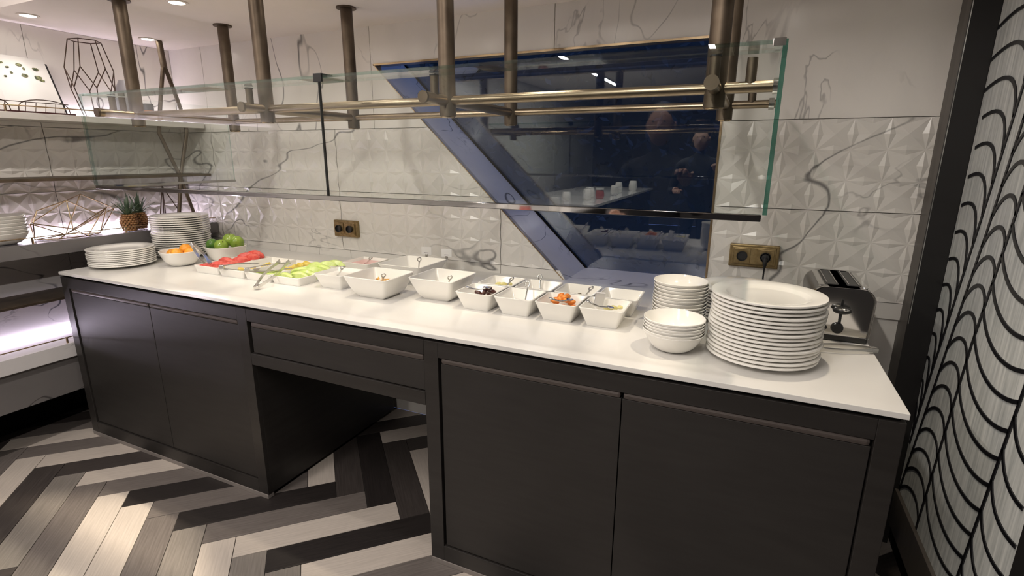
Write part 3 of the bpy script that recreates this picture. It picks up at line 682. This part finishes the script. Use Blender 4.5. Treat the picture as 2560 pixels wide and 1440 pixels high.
for i, (x, y, z) in enumerate(GM):
    wedge('melon_slice', 'melon_green', .10, .034, .026, 1.1, (x, y, H+z+.012), (rw.uniform(-.3, .3), rw.uniform(-.2, .2), .4+rw.uniform(-.5, .5)), 'pale green melon slice, '+ORD[i+1]+' from the front of its tray', 'melon slices')
for i in range(5):
    wedge('melon_slice', 'melon_green', .07, .026, .02, 1.0, (1.03+.02*i, -.59+.022*(i % 3), H+.022), (0, 0, rw.uniform(0, 3)), 'pale green melon piece at the front of the pineapple tray', 'melon pieces in the pineapple tray')
for i in range(10):
    w_ = MB(); w_.bbox(-.018, -.012, -.008, .018, .012, .008, .004)
    if i < 4: loc = (.86+.022*(i % 3), -.56+.05*i, H+.016); l = 'pale pineapple piece in the sparsely filled tray'; gr = 'pineapple pieces in the sparse tray'
    else: loc = (1.045+.026*(i % 3), -.47+.026*(i-4), H+.018+.008*(i % 3)); l = 'yellow pineapple piece heaped in its tray'; gr = 'pineapple pieces in the full tray'
    w_.obj('pineapple_piece', 'pineapple_flesh', None, loc=loc, rot=(rw.uniform(-.4, .4), rw.uniform(-.4, .4), rw.uniform(0, 3)), label=l, cat='pineapple piece', group=gr)
# yogurt fills, cornflakes, seeds (nobody could count these)
def fill(name, mat, x, y, a, z, label):
    lp_ = [rr(a*s, a*s, .012, 4, zz) for s, zz in ((.80, -.03), (.92, -.006), (.97, 0), (.6, .002), (.2, .0015))]
    MB().loops(lp_).obj(name, mat, None, 60, loc=(x, y, z), label=label, cat='yogurt', kind='stuff')
fill('white_yogurt', 'yogurt', 1.478, -.545, .070, H+.052, 'smooth white yogurt filling the square bowl'); fill('pink_yogurt', 'pinkyog', 1.400, -.275, .073, H+.049, 'smooth pink yogurt filling the back bowl')
def heap(name, mat, x, y, z, R, n, s, hh, label, cat, flat=.35, seed=0):
    m = MB(); r_ = random.Random(seed)
    for i in range(n):
        q = R*sqrt(r_.random()); a = r_.uniform(0, 6.28); zz = hh*(1-(q/R)**2)*r_.uniform(.3, 1)
        c_ = Vector((q*cos(a), q*sin(a), zz)); u = Vector((r_.uniform(-1, 1), r_.uniform(-1, 1), r_.uniform(-flat, flat))).normalized(); v = u.cross(Vector((0, 0, 1))).normalized()*s*.6; u = u*s; w = u.cross(v).normalized()*s*.25
        m.add([c_-u, c_+v+w, c_+u, c_-v+w, c_+w*1.6, c_-w*.6], [(0, 1, 4), (1, 2, 4), (2, 3, 4), (3, 0, 4), (1, 0, 5), (2, 1, 5), (3, 2, 5), (0, 3, 5)])
    m.obj(name, mat, None, loc=(x, y, z), label=label, cat=cat, kind='stuff')
heap('cornflakes', 'flake', 1.748, -.590, H+.022, .066, 320, .009, .055, 'golden cornflakes heaped in the large front bowl', 'cereal', seed=1)
heap('seeds', 'seed', 1.985, -.495, H+.022, .055, 190, .0055, .028, 'dark green seeds in the large bowl beside the cornflakes', 'seeds', seed=2)
heap('seeds', 'seed', 1.69, -.285, H+.022, .065, 210, .0055, .028, 'dark seeds in the large back bowl below the name cards', 'seeds', seed=3)
heap('seeds', 'seed', 2.545, -.385, H+.024, .042, 150, .0055, .026, 'small dark seeds in a back-row bowl', 'seeds', seed=4)
ra = random.Random(9)
for i in range(14):
    a = i*2.4; q = .008+.0034*i
    MB().blob((0, 0, 0), .0165, 10, 6, .18, (1, .85, .5), i).obj('dried_apricot', 'apricot', None, 60, loc=(2.540+q*cos(a), -.560+q*sin(a), H+.076-.0028*i+.005*(i % 2)), rot=(ra.uniform(-.5, .5), ra.uniform(-.5, .5), a), label='dried orange apricot heaped in a front-row bowl', cat='apricot', group='dried apricots')
for i in range(7):
    a = i*2.4; q = .008+.006*i
    MB().blob((0, 0, 0), .013, 8, 6, .2, (1.4, .7, .7), i+30).obj('date', 'date', None, 60, loc=(2.225+q*cos(a), -.553+q*sin(a), H+.070-.005*i), rot=(ra.uniform(-.4, .4), ra.uniform(-.4, .4), a), label='dark brown date in the first front-row bowl', cat='date', group='dates')
for i in range(5):
    a = i*2.4; q = .008+.006*i
    MB().blob((0, 0, 0), .010, 8, 5, .2, (1.3, .8, .7), i+50).obj('dried_berry', 'berry', None, 60, loc=(2.405+q*cos(a), -.420+q*sin(a), H+.040), rot=(0, 0, a), label='dark red dried berry in a back-row bowl', cat='dried berry', group='dried berries')
for i in range(3):
    wedge('citrus_slice', 'lemon', .03, .02, .010, 1.2, (2.735+.018*i-.02, -.575+.012*i, H+.062), (.2, .2*i, i), 'pale yellow fruit slice in the last front-row bowl', 'pale fruit slices')
for i in range(3):
    wedge('citrus_slice', 'lemon', .03, .02, .010, 1.2, (2.205+.022*i, -.40+.01*i, H+.055), (.2, .2*i, i), 'yellow citrus slice in the first back-row bowl', 'citrus slices')
# ------------------------------------------------------------------ tongs and spoons
def tongs(tip, end, label, spread=.030, group='serving tongs', roll=0.0):
    """two sprung strips joined at a squared end; tip and end are world points"""
    A = Vector(end); B = Vector(tip); d = B-A; Ln = d.length; d.normalize()
    side = d.cross(Vector((0, 0, 1))).normalized(); side = Matrix.Rotation(roll, 3, d) @ side; up_ = side.cross(d).normalized()
    t = empty('serving_tongs', A, label=label, cat='tongs', group=group)
    R_ = Matrix((d, side, up_)).transposed(); t.rotation_euler = R_.to_euler()
    for s in (-1, 1):
        L = []
        for i in range(13):
            q = i/12; off = s*(.006+spread*.5*sin(min(1, q*1.15)*pi*.75)); w = .0075*(1-.25*q)+(.004 if q > .88 else 0); th = .0012
            x = Ln*q
            L.append([(x, off-th, -w), (x, off+th, -w), (x, off+th*2.2, 0), (x, off+th, w), (x, off-th, w)])
        arm = MB().loops(L).obj('arm', 'steel', t, 40)
        for k in range(4): MB().box(Ln*.90+k*.006, s*.0-.0, -.006, Ln*.90+k*.006+.0035, .0, .006)
    MB().bbox(-.008, -.011, -.008, .016, .011, .008, .004).obj('hinge_block', 'steel', t)
    return t
tongs((.672, -.598, .938), (.604, -.622, 1.042), 'steel tongs leaning upright in the watermelon tray', .035, roll=1.2)
tongs((1.005, -.575, .955), (.842, -.655, .951), 'steel tongs lying across the sparse pineapple tray', .02, roll=1.57)
tongs((1.135, -.500, .957), (1.005, -.648, .951), 'steel tongs lying across the full pineapple tray', .02, roll=1.57)
tongs((1.128, -.530, .985), (1.205, -.762, H+.012), 'steel tongs propped from the worktop onto the melon tray', .05)
tongs((3.345, -.555, H+.011), (3.512, -.508, H+.011), 'steel tongs lying on the worktop in front of the toaster', .035)
def spoon(p0, p1, label, loop=True):
    A = Vector(p0); B = Vector(p1); d = (B-A); Ln = d.length; d.normalize(); side = d.cross(Vector((0, 0, 1))).normalized(); up_ = side.cross(d)
    t = empty('serving_spoon', A, label=label, cat='spoon', group='serving spoons')
    t.rotation_euler = Matrix((d, side, up_)).transposed().to_euler()
    MB().tube([(0, 0, 0), (Ln*.5, 0, -.004), (Ln, 0, 0)], [.0032, .0026, .0034], 8).obj('handle', 'steel', t, 60)
    MB().lathe([(0, -.006), (.008, -.004), (.0135, .001), (.0125, .0015), (.007, -.0025), (0, -.0042)], 20).obj('spoon_bowl', 'steel', t, 60, loc=(-.010, 0, .003))
    MB().tube([(Ln+.011*(1-cos(a)), .008*sin(a), .006*sin(a/2)) for a in [2*pi*k/12 for k in range(12)]], .0026, 8, closed=True).obj('handle_loop', 'steel', t, 60)
    return t
spoon((1.47, -.56, H+.045), (1.555, -.610, H+.095), 'small spoon leaning over the corner of the white yogurt bowl')
spoon((1.40, -.29, H+.045), (1.475, -.330, H+.082), 'small spoon with the pink yogurt')
spoon((1.760, -.610, H+.040), (1.825, -.672, H+.100), 'small spoon leaning on the cornflake bowl rim')
spoon((2.02, -.525, H+.030), (2.080, -.585, H+.098), 'small spoon leaning on the bowl beside the cornflakes')
spoon((1.75, -.33, H+.030), (1.800, -.385, H+.110), 'small spoon leaning on the large back bowl rim')
spoon((2.235, -.575, H+.078), (2.192, -.612, H+.080), 'small spoon lying on the dates')
spoon((2.395, -.575, H+.020), (2.385, -.520, H+.085), 'small spoon standing in the empty front-row bowl')
spoon((2.572, -.600, H+.076), (2.536, -.625, H+.079), 'small spoon lying on the dried apricots')
spoon((2.715, -.590, H+.066), (2.668, -.610, H+.077), 'small spoon in the last front-row bowl')
spoon((2.225, -.42, H+.035), (2.285, -.455, H+.085), 'small spoon leaning on the first back-row bowl')
spoon((2.39, -.40, H+.020), (2.375, -.365, H+.080), 'small spoon standing in the second back-row bowl')
spoon((2.56, -.405, H+.030), (2.615, -.460, H+.085), 'small spoon leaning on the third back-row bowl')
tg = MB(); tg.box(-.016, -.0006, 0, .016, .0006, .052); tg.box(-.016, .012, 0, .016, .0132, .052); tg.box(-.016, -.0006, .0508, .016, .0132, .052)
tg.obj('folded_card', MA['paper'], None, loc=(2.672, -.545, H+.050), rot=(.15, .12, .6), label='blank folded paper tag standing in the last front-row bowl', cat='card')
# ------------------------------------------------------------------ name cards
def card(x, y, label):
    t = empty('name_card', (x, y, H), label=label, cat='name card', group='name cards')
    MB().lathe([(0, 0), (.014, 0), (.014, .004), (.004, .008), (0, .008)], 20).obj('base', 'chrome', t, 40)
    MB().cyl((0, 0, .007), (0, 0, .085), .0016, 8).obj('stem', 'chrome', t); MB().bbox(-.006, -.003, .078, .006, .003, .092, .001).obj('clip', 'chrome', t)
    c_ = MB().bbox(-.026, -.0012, .088, .026, .0012, .128, .0004).obj('card_face', 'paper', t)
    MB().box(-.011, -.0016, .096, .011, -.00125, .0985).obj('printed_line', 'ink', c_)
    return t
card(1.668, -.13, 'small white name card on a stand, left of the two').rotation_euler = (0, 0, .25)
card(1.789, -.135, 'small white name card on a stand, right of the two').rotation_euler = (0, 0, .25)
# ------------------------------------------------------------------ sockets
def socket(x0, x1, z0, z1, label, plug):
    cx, cz = (x0+x1)/2, (z0+z1)/2; w = (x1-x0)/2; h = (z1-z0)/2
    t = empty('wall_socket', (cx, -.012, cz), label=label, cat='socket', group='brass double sockets')
    f = MB().bbox(-w, -.012, -h, w, 0.012, h, .004); f.bbox(-w+.010, -.016, -h+.010, w-.010, -.006, h-.010, .003); f.obj('frame', 'brass_old', t)
    for s in (-1, 1):
        mx_ = s*w*.47; q = min(w*.42, h*.66)
        m = MB().bbox(mx_-q, -.020, -q, mx_+q, -.010, q, .002).obj('insert', 'brass_old', t)
        MB().lathe([(0, 0), (q*.66, 0), (q*.66, .012), (q*.60, .012), (q*.58, .003), (0, .003)], 28).obj('outlet', 'plastic', m, 40, loc=(mx_, -.0190, 0), rot=(pi/2, 0, 0))
    return t, w, h
socket(.972, 1.138, 1.027, 1.120, 'antique brass double socket on the wall above the melon tray', False)
t, w, h = socket(3.070, 3.252, 1.043, 1.135, 'antique brass double socket with a black plug in it', True)
pg = empty('power_cord', (3.161+w*.47, -.04, 1.089), label='black plug and cord hanging from the brass socket', cat='power cord')
MB().lathe([(0, 0), (.017, 0), (.018, .006), (.014, .016), (0, .018)], 24).obj('plug', 'plastic', pg, 50, rot=(pi/2, 0, 0), loc=(0, .012, 0))
MB().tube([(0, -.004, -.002), (0, -.008, -.022), (0, -.007, -.04)], [.010, .0085, .0045], 12).obj('strain_relief', 'plastic', pg, 60)
MB().tube([(0, -.007, -.038), (0, -.004, -.08), (.002, -.002, -.13), (.02, -.01, -.172), (.07, -.02, -.180), (.14, -.03, -.180), (.20, -.05, -.180)], .0033, 8).obj('cable', 'plastic', pg, 60)
# ------------------------------------------------------------------ toaster
tx0, tx1, ty0, ty1 = 3.335, 3.512, -.440, -.135; tz = .176
t = empty('toaster', ((tx0+tx1)/2, (ty0+ty1)/2, H), label='chrome two-slot toaster at the right end of the worktop', cat='toaster'); hw = (tx1-tx0)/2; hd = (ty1-ty0)/2
MB().bbox(-hw+.006, -hd+.006, .002, hw-.006, hd-.006, .022, .004).obj('base', 'plastic', t)
def bodyloop(y, k=1.0):
    pts = []; w0 = hw*k; z0 = .020; z1 = tz; r_ = .042
    pts += [(-w0+.004, y, z0)]
    for i in range(8): a = pi-pi/2*i/7; pts.append((-w0+r_+r_*cos(a), y, z1-r_+r_*sin(a)))
    for i in range(8): a = pi/2-pi/2*i/7; pts.append((w0-r_+r_*cos(a), y, z1-r_+r_*sin(a)))
    pts.append((w0-.004, y, z0)); return pts
MB().loops([bodyloop(-hd+.006, .93), bodyloop(-hd+.012, .96), bodyloop(hd-.012, .96), bodyloop(hd-.006, .93)]).obj('body', 'chrome', t, 50)
sh = MB().loops([bodyloop(-hd+.014, 1.0), bodyloop(hd-.014, 1.0)]); sh.obj('side_shell', pm('brushed_dark_steel', (.30, .29, .28), .3, 1), t, 50)
for s in (-1, 1):
    MB().loops([[ (p[0], p[1], p[2]) for p in bodyloop(-hd*s+.004*s, 1.005)], [(p[0], p[1], p[2]) for p in bodyloop(-hd*s+.016*s, 1.008)]], False, False).obj('edge_band', 'chrome', t, 50)
for x in (-.030, .030):
    sl_ = MB().bbox(x-.019, -hd+.045, tz-.004, x+.019, hd-.03, tz+.002, .002).obj('slot', 'plastic', t)
    for k in (-1, 1): MB().cyl((x+k*.014, -hd+.05, tz+.0035), (x+k*.014, hd-.035, tz+.0035), .0012, 6).obj('guide_wire', 'chrome', sl_)
for x in (-.060, .060): MB().bbox(x-.008, -hd+.03, tz-.012, x+.008, hd-.03, tz+.0012, .003).obj('top_strip', 'chrome', t)
MB().bbox(-.004, -hd+.002, .060, .004, -hd+.008, .140, .001).obj('lever_slot', 'plastic', t)
lv = MB(); lv.blob((0, -hd-.012, .108), .027, 16, 8, 0, (1, .7, .45)); lv.obj('lever', 'plastic', t, 60)
MB().blob((.006, -hd-.024, .113), .012, 12, 6, 0, (1, .6, .45)).obj('lever_plate', 'chrome', t, 60)
MB().lathe([(0, 0), (.017, 0), (.018, .004), (.016, .013), (0, .014)], 28).obj('browning_knob', 'plastic', t, 50, loc=(-.004, -hd+.008, .045), rot=(pi/2, 0, 0))
MB().lathe([(0, 0), (.007, 0), (.007, .006), (0, .007)], 18).obj('button', 'plastic', t, 50, loc=(-.038, -hd+.008, .043), rot=(pi/2, 0, 0))
# ------------------------------------------------------------------ things on the wall shelves
Z_S1, Z_S3 = 1.6664, 1.0504
bk = empty('open_book', (-.13, -.92, Z_S1+.012), label='open illustrated book leaning on the wall shelf', cat='book')
def page(y0, y1, nm):
    L = []
    for i in range(9):
        q = i/8; yy = y0+(y1-y0)*q; bul = .016*sin(pi*min(1, q*1.2))*(1 if q < .85 else .7)
        L.append([(-.0+bul, yy, 0), (-.115+bul, yy, .262), (-.122, yy, .262), (-.008, yy, 0)])
    return MB().loops(L).obj(nm, 'paper', bk, 40)
pgr = page(0, .225, 'page_block'); page(0, -.225, 'page_block')
MB().prism([(-.235, -.004), (.238, -.004), (.238, .268), (-.235, .268)], -.004, 0, 'x').obj('cover', 'dark', bk).matrix_local = Matrix.Translation((-.010, 0, 0)) @ Matrix.Rotation(-math.atan2(.115, .262), 4, 'Y')
MA['pic'] = noisy('printed_plant_picture', (.02, .03, .015), (.25, .26, .12), (90, 90, 90), .6, coords='pos')
rp = random.Random(2)
for (yy, zz, ww, hh_) in ((.040, .225, .014, .010), (.055, .205, .016, .010), (.062, .180, .012, .012), (.105, .222, .022, .016), (.118, .205, .010, .014), (.170, .210, .030, .016), (.110, .172, .024, .018), (.165, .168, .036, .022), (.180, .156, .026, .012), (.035, .160, .012, .010)):
    xx = -.115*zz/.262+.016*sin(pi*min(1, yy/.225*1.2))+.0016
    m = MB().blob((0, 0, 0), .5, 12, 6, .5, (.004, ww, hh_), int(yy*1000)); m.obj('printed_picture', 'pic', bk, loc=(xx, yy, zz), rot=(0, -.41, 0))
for k in range(5):
    zz = .105-.012*k; m = MB().box(-.0003, .045, -.001, .0006, .19, .001)
bs = empty('book_stand', (-.09, -.92, Z_S1), label='dark wire rack with looped front holding the open book', cat='book stand')
MB().box(-.06, -.24, .001, .018, .24, .009).obj('base_board', pm('dark_red_wood', (.06, .015, .015), .4), bs)
for s in (-.125, .115):
    MB().tube([(.010, s+.105*cos(pi*k/12), .008+.058*sin(pi*k/12)**.6) for k in range(13)], .0022, 6).obj('wire_arch', 'wire', bs, 60)
    for k in range(5):
        yk = s-.08+.04*k; MB().tube([(.010, yk, .008), (.002, yk+.012, .050)], .0015, 6).obj('wire_rod', 'wire', bs)
MB().tube([(.004, -.23, .052), (.004, .22, .052)], .002, 6).obj('top_wire', 'wire', bs)
def wireframe(name, loc, V, E_, r, mat, label, cat):
    t = empty(name, loc, label=label, cat=cat)
    for a, b_ in E_: MB().cyl(V[a], V[b_], r, 8).obj('wire_bar', mat, t, 60)
    return t
Vt = []; Et = []
lev = [(.385, .070, 0), (.245, .105, 0), (.145, .100, 1), (0, .062, 1)]
for (z, R, ro) in lev: Vt += [(R*cos(pi/3*k+ro*pi/6+.2), R*sin(pi/3*k+ro*pi/6+.2), z+.003) for k in range(6)]
for k in range(6):
    k2 = (k+1) % 6
    Et += [(k, k2), (k, 6+k), (6+k, 12+k), (6+k2, 12+k), (12+k, 18+k), (18+k, 18+k2)]
wireframe('wire_lantern', (-.155, -.535, Z_S1), Vt, Et, .0026, 'wire', 'tall hexagonal open wire lantern beside the open book', 'wire lantern')
def gp(y, z, x=-.10): return (x+.15, y+.76, z-Z_S3+.0)
Vg = [gp(-.918, 1.202), gp(-.790, 1.244, -.09), gp(-.660, 1.264, -.22), gp(-.510, 1.176, -.21), gp(-.590, 1.190, -.13), gp(-.660, 1.157, -.07), gp(-.948, 1.142, -.09),
      gp(-.915, 1.130, -.20), gp(-.930, 1.054, -.15), gp(-.735, 1.054, -.07), gp(-.640, 1.054, -.14), gp(-.760, 1.054, -.23), gp(-.860, 1.054, -.08), gp(-.800, 1.10, -.06)]
Eg = [(0, 1), (1, 2), (2, 3), (3, 4), (4, 5), (1, 5), (0, 6), (0, 7), (7, 1), (1, 13), (5, 13), (6, 13), (6, 8), (7, 8), (13, 9), (5, 9), (4, 10), (3, 10), (3, 11), (9, 10), (10, 11), (8, 11), (8, 12), (12, 9), (2, 11), (7, 11), (4, 12)]
wireframe('wire_polyhedron', (-.15, -.76, Z_S3), Vg, Eg, .0027, 'brass', 'low irregular brass wire polyhedron on the marble shelf', 'wire ornament')
Vp = [(0, 0, .24), (.05, -.085, .003), (-.02, -.01, .003), (.03, .105, .003), (-.06, .03, .003)]
wireframe('wire_tripod', (-.12, -.275, Z_S3), Vp, [(0, 1), (0, 2), (0, 3), (1, 2), (2, 3), (0, 4), (3, 4), (1, 4)], .0028, 'wire', 'slim wire pyramid on the marble shelf behind the tall plate stack', 'wire ornament')
MA['pine_skin'] = noisy('pineapple_skin', (.20, .085, .03), (.42, .22, .09), (60, 60, 60), .5, coords='obj')
MA['pine_leaf'] = noisy('pineapple_leaf', (.05, .09, .05), (.13, .18, .11), (30, 30, 30), .5, coords='obj')
def pineapple(x, y, label, seed, R=.037):
    t = empty('pineapple', (x, y, Z_S3), label=label, cat='pineapple', group='pineapples'); hh_ = .098; m = MB(); r_ = random.Random(seed)
    MB().lathe([(0, .001), (R*.7, .002), (R*.95, hh_*.25), (R, hh_*.45), (R*.82, hh_*.75), (R*.42, hh_*.98), (0, hh_)], 24).obj('flesh_core', 'stem', t, 70)
    for j in range(8):
        zc_ = hh_*(.08+.84*j/7); q = R*(.50+.50*sin(pi*min(1, .15+.85*j/8.5)))
        for k in range(13):
            a = 2*pi*(k+.5*(j % 2))/13; m.blob((q*cos(a), q*sin(a), zc_), .0088, 6, 4, .1, (1, 1, .78), seed+k)
    m.obj('skin_eyes', 'pine_skin', t, 60, kind='stuff')
    for k in range(26):
        a = k*2.4; e = .15+.95*(k/26); ln = .125-.060*(k/26)+r_.uniform(-.012, .012); d = Vector((cos(a)*sin(e), sin(a)*sin(e), cos(e))); s_ = Vector((-sin(a), cos(a), 0)); b0 = Vector((0, 0, hh_-.008))+Vector((cos(a), sin(a), 0))*.008
        L = []
        for i in range(5):
            q = i/4; p = b0+d*ln*q+Vector((cos(a), sin(a), -.6))*.03*q*q*sin(e); w_ = .0085*(1-q)**.7+.0004
            L.append([p-s_*w_, p+Vector((0, 0, .0012)), p+s_*w_, p-Vector((0, 0, .0012))])
        MB().loops(L).obj('leaf', 'pine_leaf', t)
pineapple(-.095, -.508, 'small pineapple, left of the two on the marble shelf', 1); pineapple(-.15, -.418, 'small pineapple, right of the two on the marble shelf', 2)
t = empty('shelf_vase', (-.185, -.360, Z_S1), label='grey rounded vase behind the leftmost front post', cat='vase')
MB().lathe([(0, 0), (.045, 0), (.060, .03), (.068, .09), (.055, .15), (.030, .195), (.022, .215), (.019, .215), (.026, .19), (0, .18)], 32).obj('vessel', pm('grey_ceramic', (.30, .29, .30), .4), t, 60)
t = empty('small_jar', (-.09, -.300, Z_S1), label='small jar with copper band and dark lid on the book shelf', cat='jar')
MB().lathe([(0, 0), (.024, 0), (.025, .004), (.025, .055), (0, .055)], 24).obj('copper_band', pm('copper_glaze', (.55, .26, .14), .3, .4), t, 50)
MB().lathe([(0, .0552), (.026, .0552), (.026, .088), (.024, .092), (0, .092)], 24).obj('lid', pm('dark_grey_lid', (.10, .10, .10), .5), t, 50)
# ------------------------------------------------------------------ behind the camera (seen mirrored in the window)
isl = empty('buffet_island', (.80, -5.0, 0), label='dark buffet island behind the camera, mirrored in the window', cat='buffet island')
MB().bbox(-.62, -1.95, 0, .62, 1.95, .885, .004).obj('carcass', 'wood', isl); MB().bbox(-.65, -1.98, .886, .65, 1.98, .92, .003).obj('island_top', 'worktop', isl)
MA['jam'] = pm('pink_jam', (.55, .16, .14), .3)
for i, (x, y, R, hh_, lid) in enumerate(((.40, -3.12, .055, .135, 0), (.56, -3.14, .055, .13, 0), (.72, -3.16, .065, .10, 1), (.98, -3.4, .05, .12, 0), (1.16, -3.7, .06, .15, 0), (1.25, -4.0, .06, .12, 1), (1.05, -4.2, .07, .14, 0), (1.28, -4.7, .06, .15, 0), (1.2, -5.3, .06, .17, 0), (1.3, -5.9, .07, .17, 0))):
    t = empty('storage_jar', (x, y, .9205), label=('pink jam jar with a white lid on the mirrored island, ' if lid else 'plain white canister on the mirrored island, ')+ORD[i+1]+' from the near end', cat='jar', group='jars on the island')
    MB().lathe([(0, 0), (R*.75, 0), (R*.95, hh_*.15), (R, hh_*.5), (R*.85, hh_*.9), (R*.7, hh_), (0, hh_)], 28).obj('vessel', 'jam' if lid else 'china', t, 60)
    if lid: MB().lathe([(0, hh_), (R*.95, hh_), (R*.95, hh_+.03), (0, hh_+.032)], 28).obj('lid', 'china', t, 50)

# the photographer, only seen as a dim mirrored figure
def person(loc, rz):
    t = empty('person', loc, (0, 0, rz), label='person in dark jacket standing behind the counter front, dimly mirrored in the window', cat='person')
    J = {'pel': (0, 0, .98, .15, .11), 'ches': (0, .01, 1.25, .17, .11), 'sho': (0, 0, 1.42, .13, .09), 'neck': (0, .0, 1.50, .055, .055), 'nh': (0, .015, 1.55, .05, .05),
         'lh': (-.09, 0, .90, .09, .09), 'lk': (-.10, .015, .50, .062, .065), 'la': (-.10, -.02, .09, .042, .045), 'lt': (-.11, .14, .035, .035, .03),
         'rh': (.09, 0, .90, .09, .09), 'rk': (.10, .015, .50, .062, .065), 'ra': (.10, -.02, .09, .042, .045), 'rt': (.11, .14, .035, .035, .03),
         'ls': (-.19, 0, 1.40, .06, .06), 'le': (-.26, .03, 1.12, .046, .046), 'lw': (-.20, .22, 1.14, .034, .034),
         'rs': (.19, 0, 1.40, .06, .06), 're': (.26, .10, 1.16, .046, .046), 'rw': (.20, .30, 1.34, .034, .034)}
    K = list(J); E_ = [('pel', 'ches'), ('ches', 'sho'), ('sho', 'neck'), ('neck', 'nh'), ('pel', 'lh'), ('lh', 'lk'), ('lk', 'la'), ('la', 'lt'), ('pel', 'rh'), ('rh', 'rk'), ('rk', 'ra'), ('ra', 'rt'), ('sho', 'ls'), ('ls', 'le'), ('le', 'lw'), ('sho', 'rs'), ('rs', 're'), ('re', 'rw')]
    me = bpy.data.meshes.new('body'); me.from_pydata([J[k][:3] for k in K], [(K.index(a), K.index(b_)) for a, b_ in E_], []); me.materials.append(MA['jacket'])
    o = mk('body', me, t); m = o.modifiers.new('skin', 'SKIN'); m.use_smooth_shade = True
    for i, k in enumerate(K):
        sv = me.skin_vertices[0].data[i]; sv.radius = J[k][3:5]; sv.use_root = (k == 'pel')
    o.modifiers.new('sub', 'SUBSURF').render_levels = 2
    hd = MB().blob((0, .02, 1.655), .105, 20, 14, 0, (.74, .92, 1.12)); hd.blob((0, .118, 1.645), .018, 8, 6, 0, (.7, .9, 1.3))
    for s_ in (-1, 1): hd.blob((s_*.079, .015, 1.65), .026, 8, 6, 0, (.35, .8, 1.2))
    hd.obj('head', 'skin', t, 70)
    for s_ in (-1, 1): MB().blob((s_*.030, .104, 1.672), .009, 8, 6, 0, (1, .6, .7)).obj('eye', 'ink', t)
    MB().blob((0, .104, 1.605), .02, 10, 6, 0, (1, .35, .25)).obj('mouth', 'jam', t)
    MB().blob((0, -.005, 1.70), .108, 20, 12, .05, (.78, .93, .85), 4).obj('hair', 'ink', t, 70)
    for w_, el in (((-.20, .22, 1.14), (-.26, .03, 1.12)), ((.20, .30, 1.34), (.26, .10, 1.16))):
        W_ = Vector(w_); d = (W_-Vector(el)).normalized(); sd = d.cross(Vector((0, 0, 1))).normalized(); hm = MB()
        hm.tube([W_, W_+d*.05, W_+d*.085], [.026, .036, .030], 10)
        for k in range(4):
            b0 = W_+d*.075+sd*(.024-.016*k); ln = (.062, .072, .068, .054)[k]
            hm.tube([b0, b0+d*ln*.45, b0+d*ln*.75-Vector((0, 0, .016)), b0+d*ln*.85-Vector((0, 0, .034))], [.0095, .009, .0085, .007], 8)
        hm.tube([W_+d*.03+sd*.026, W_+d*.06+sd*.052, W_+d*.088+sd*.056], [.011, .010, .008], 8)
        hm.obj('hand', 'skin', t, 70)
MA['jacket'] = pm('dark_jacket', (.012, .013, .018), .8); MA['skin'] = pm('skin', (.50, .30, .22), .5)
person((2.60, -2.86, 0), 0)
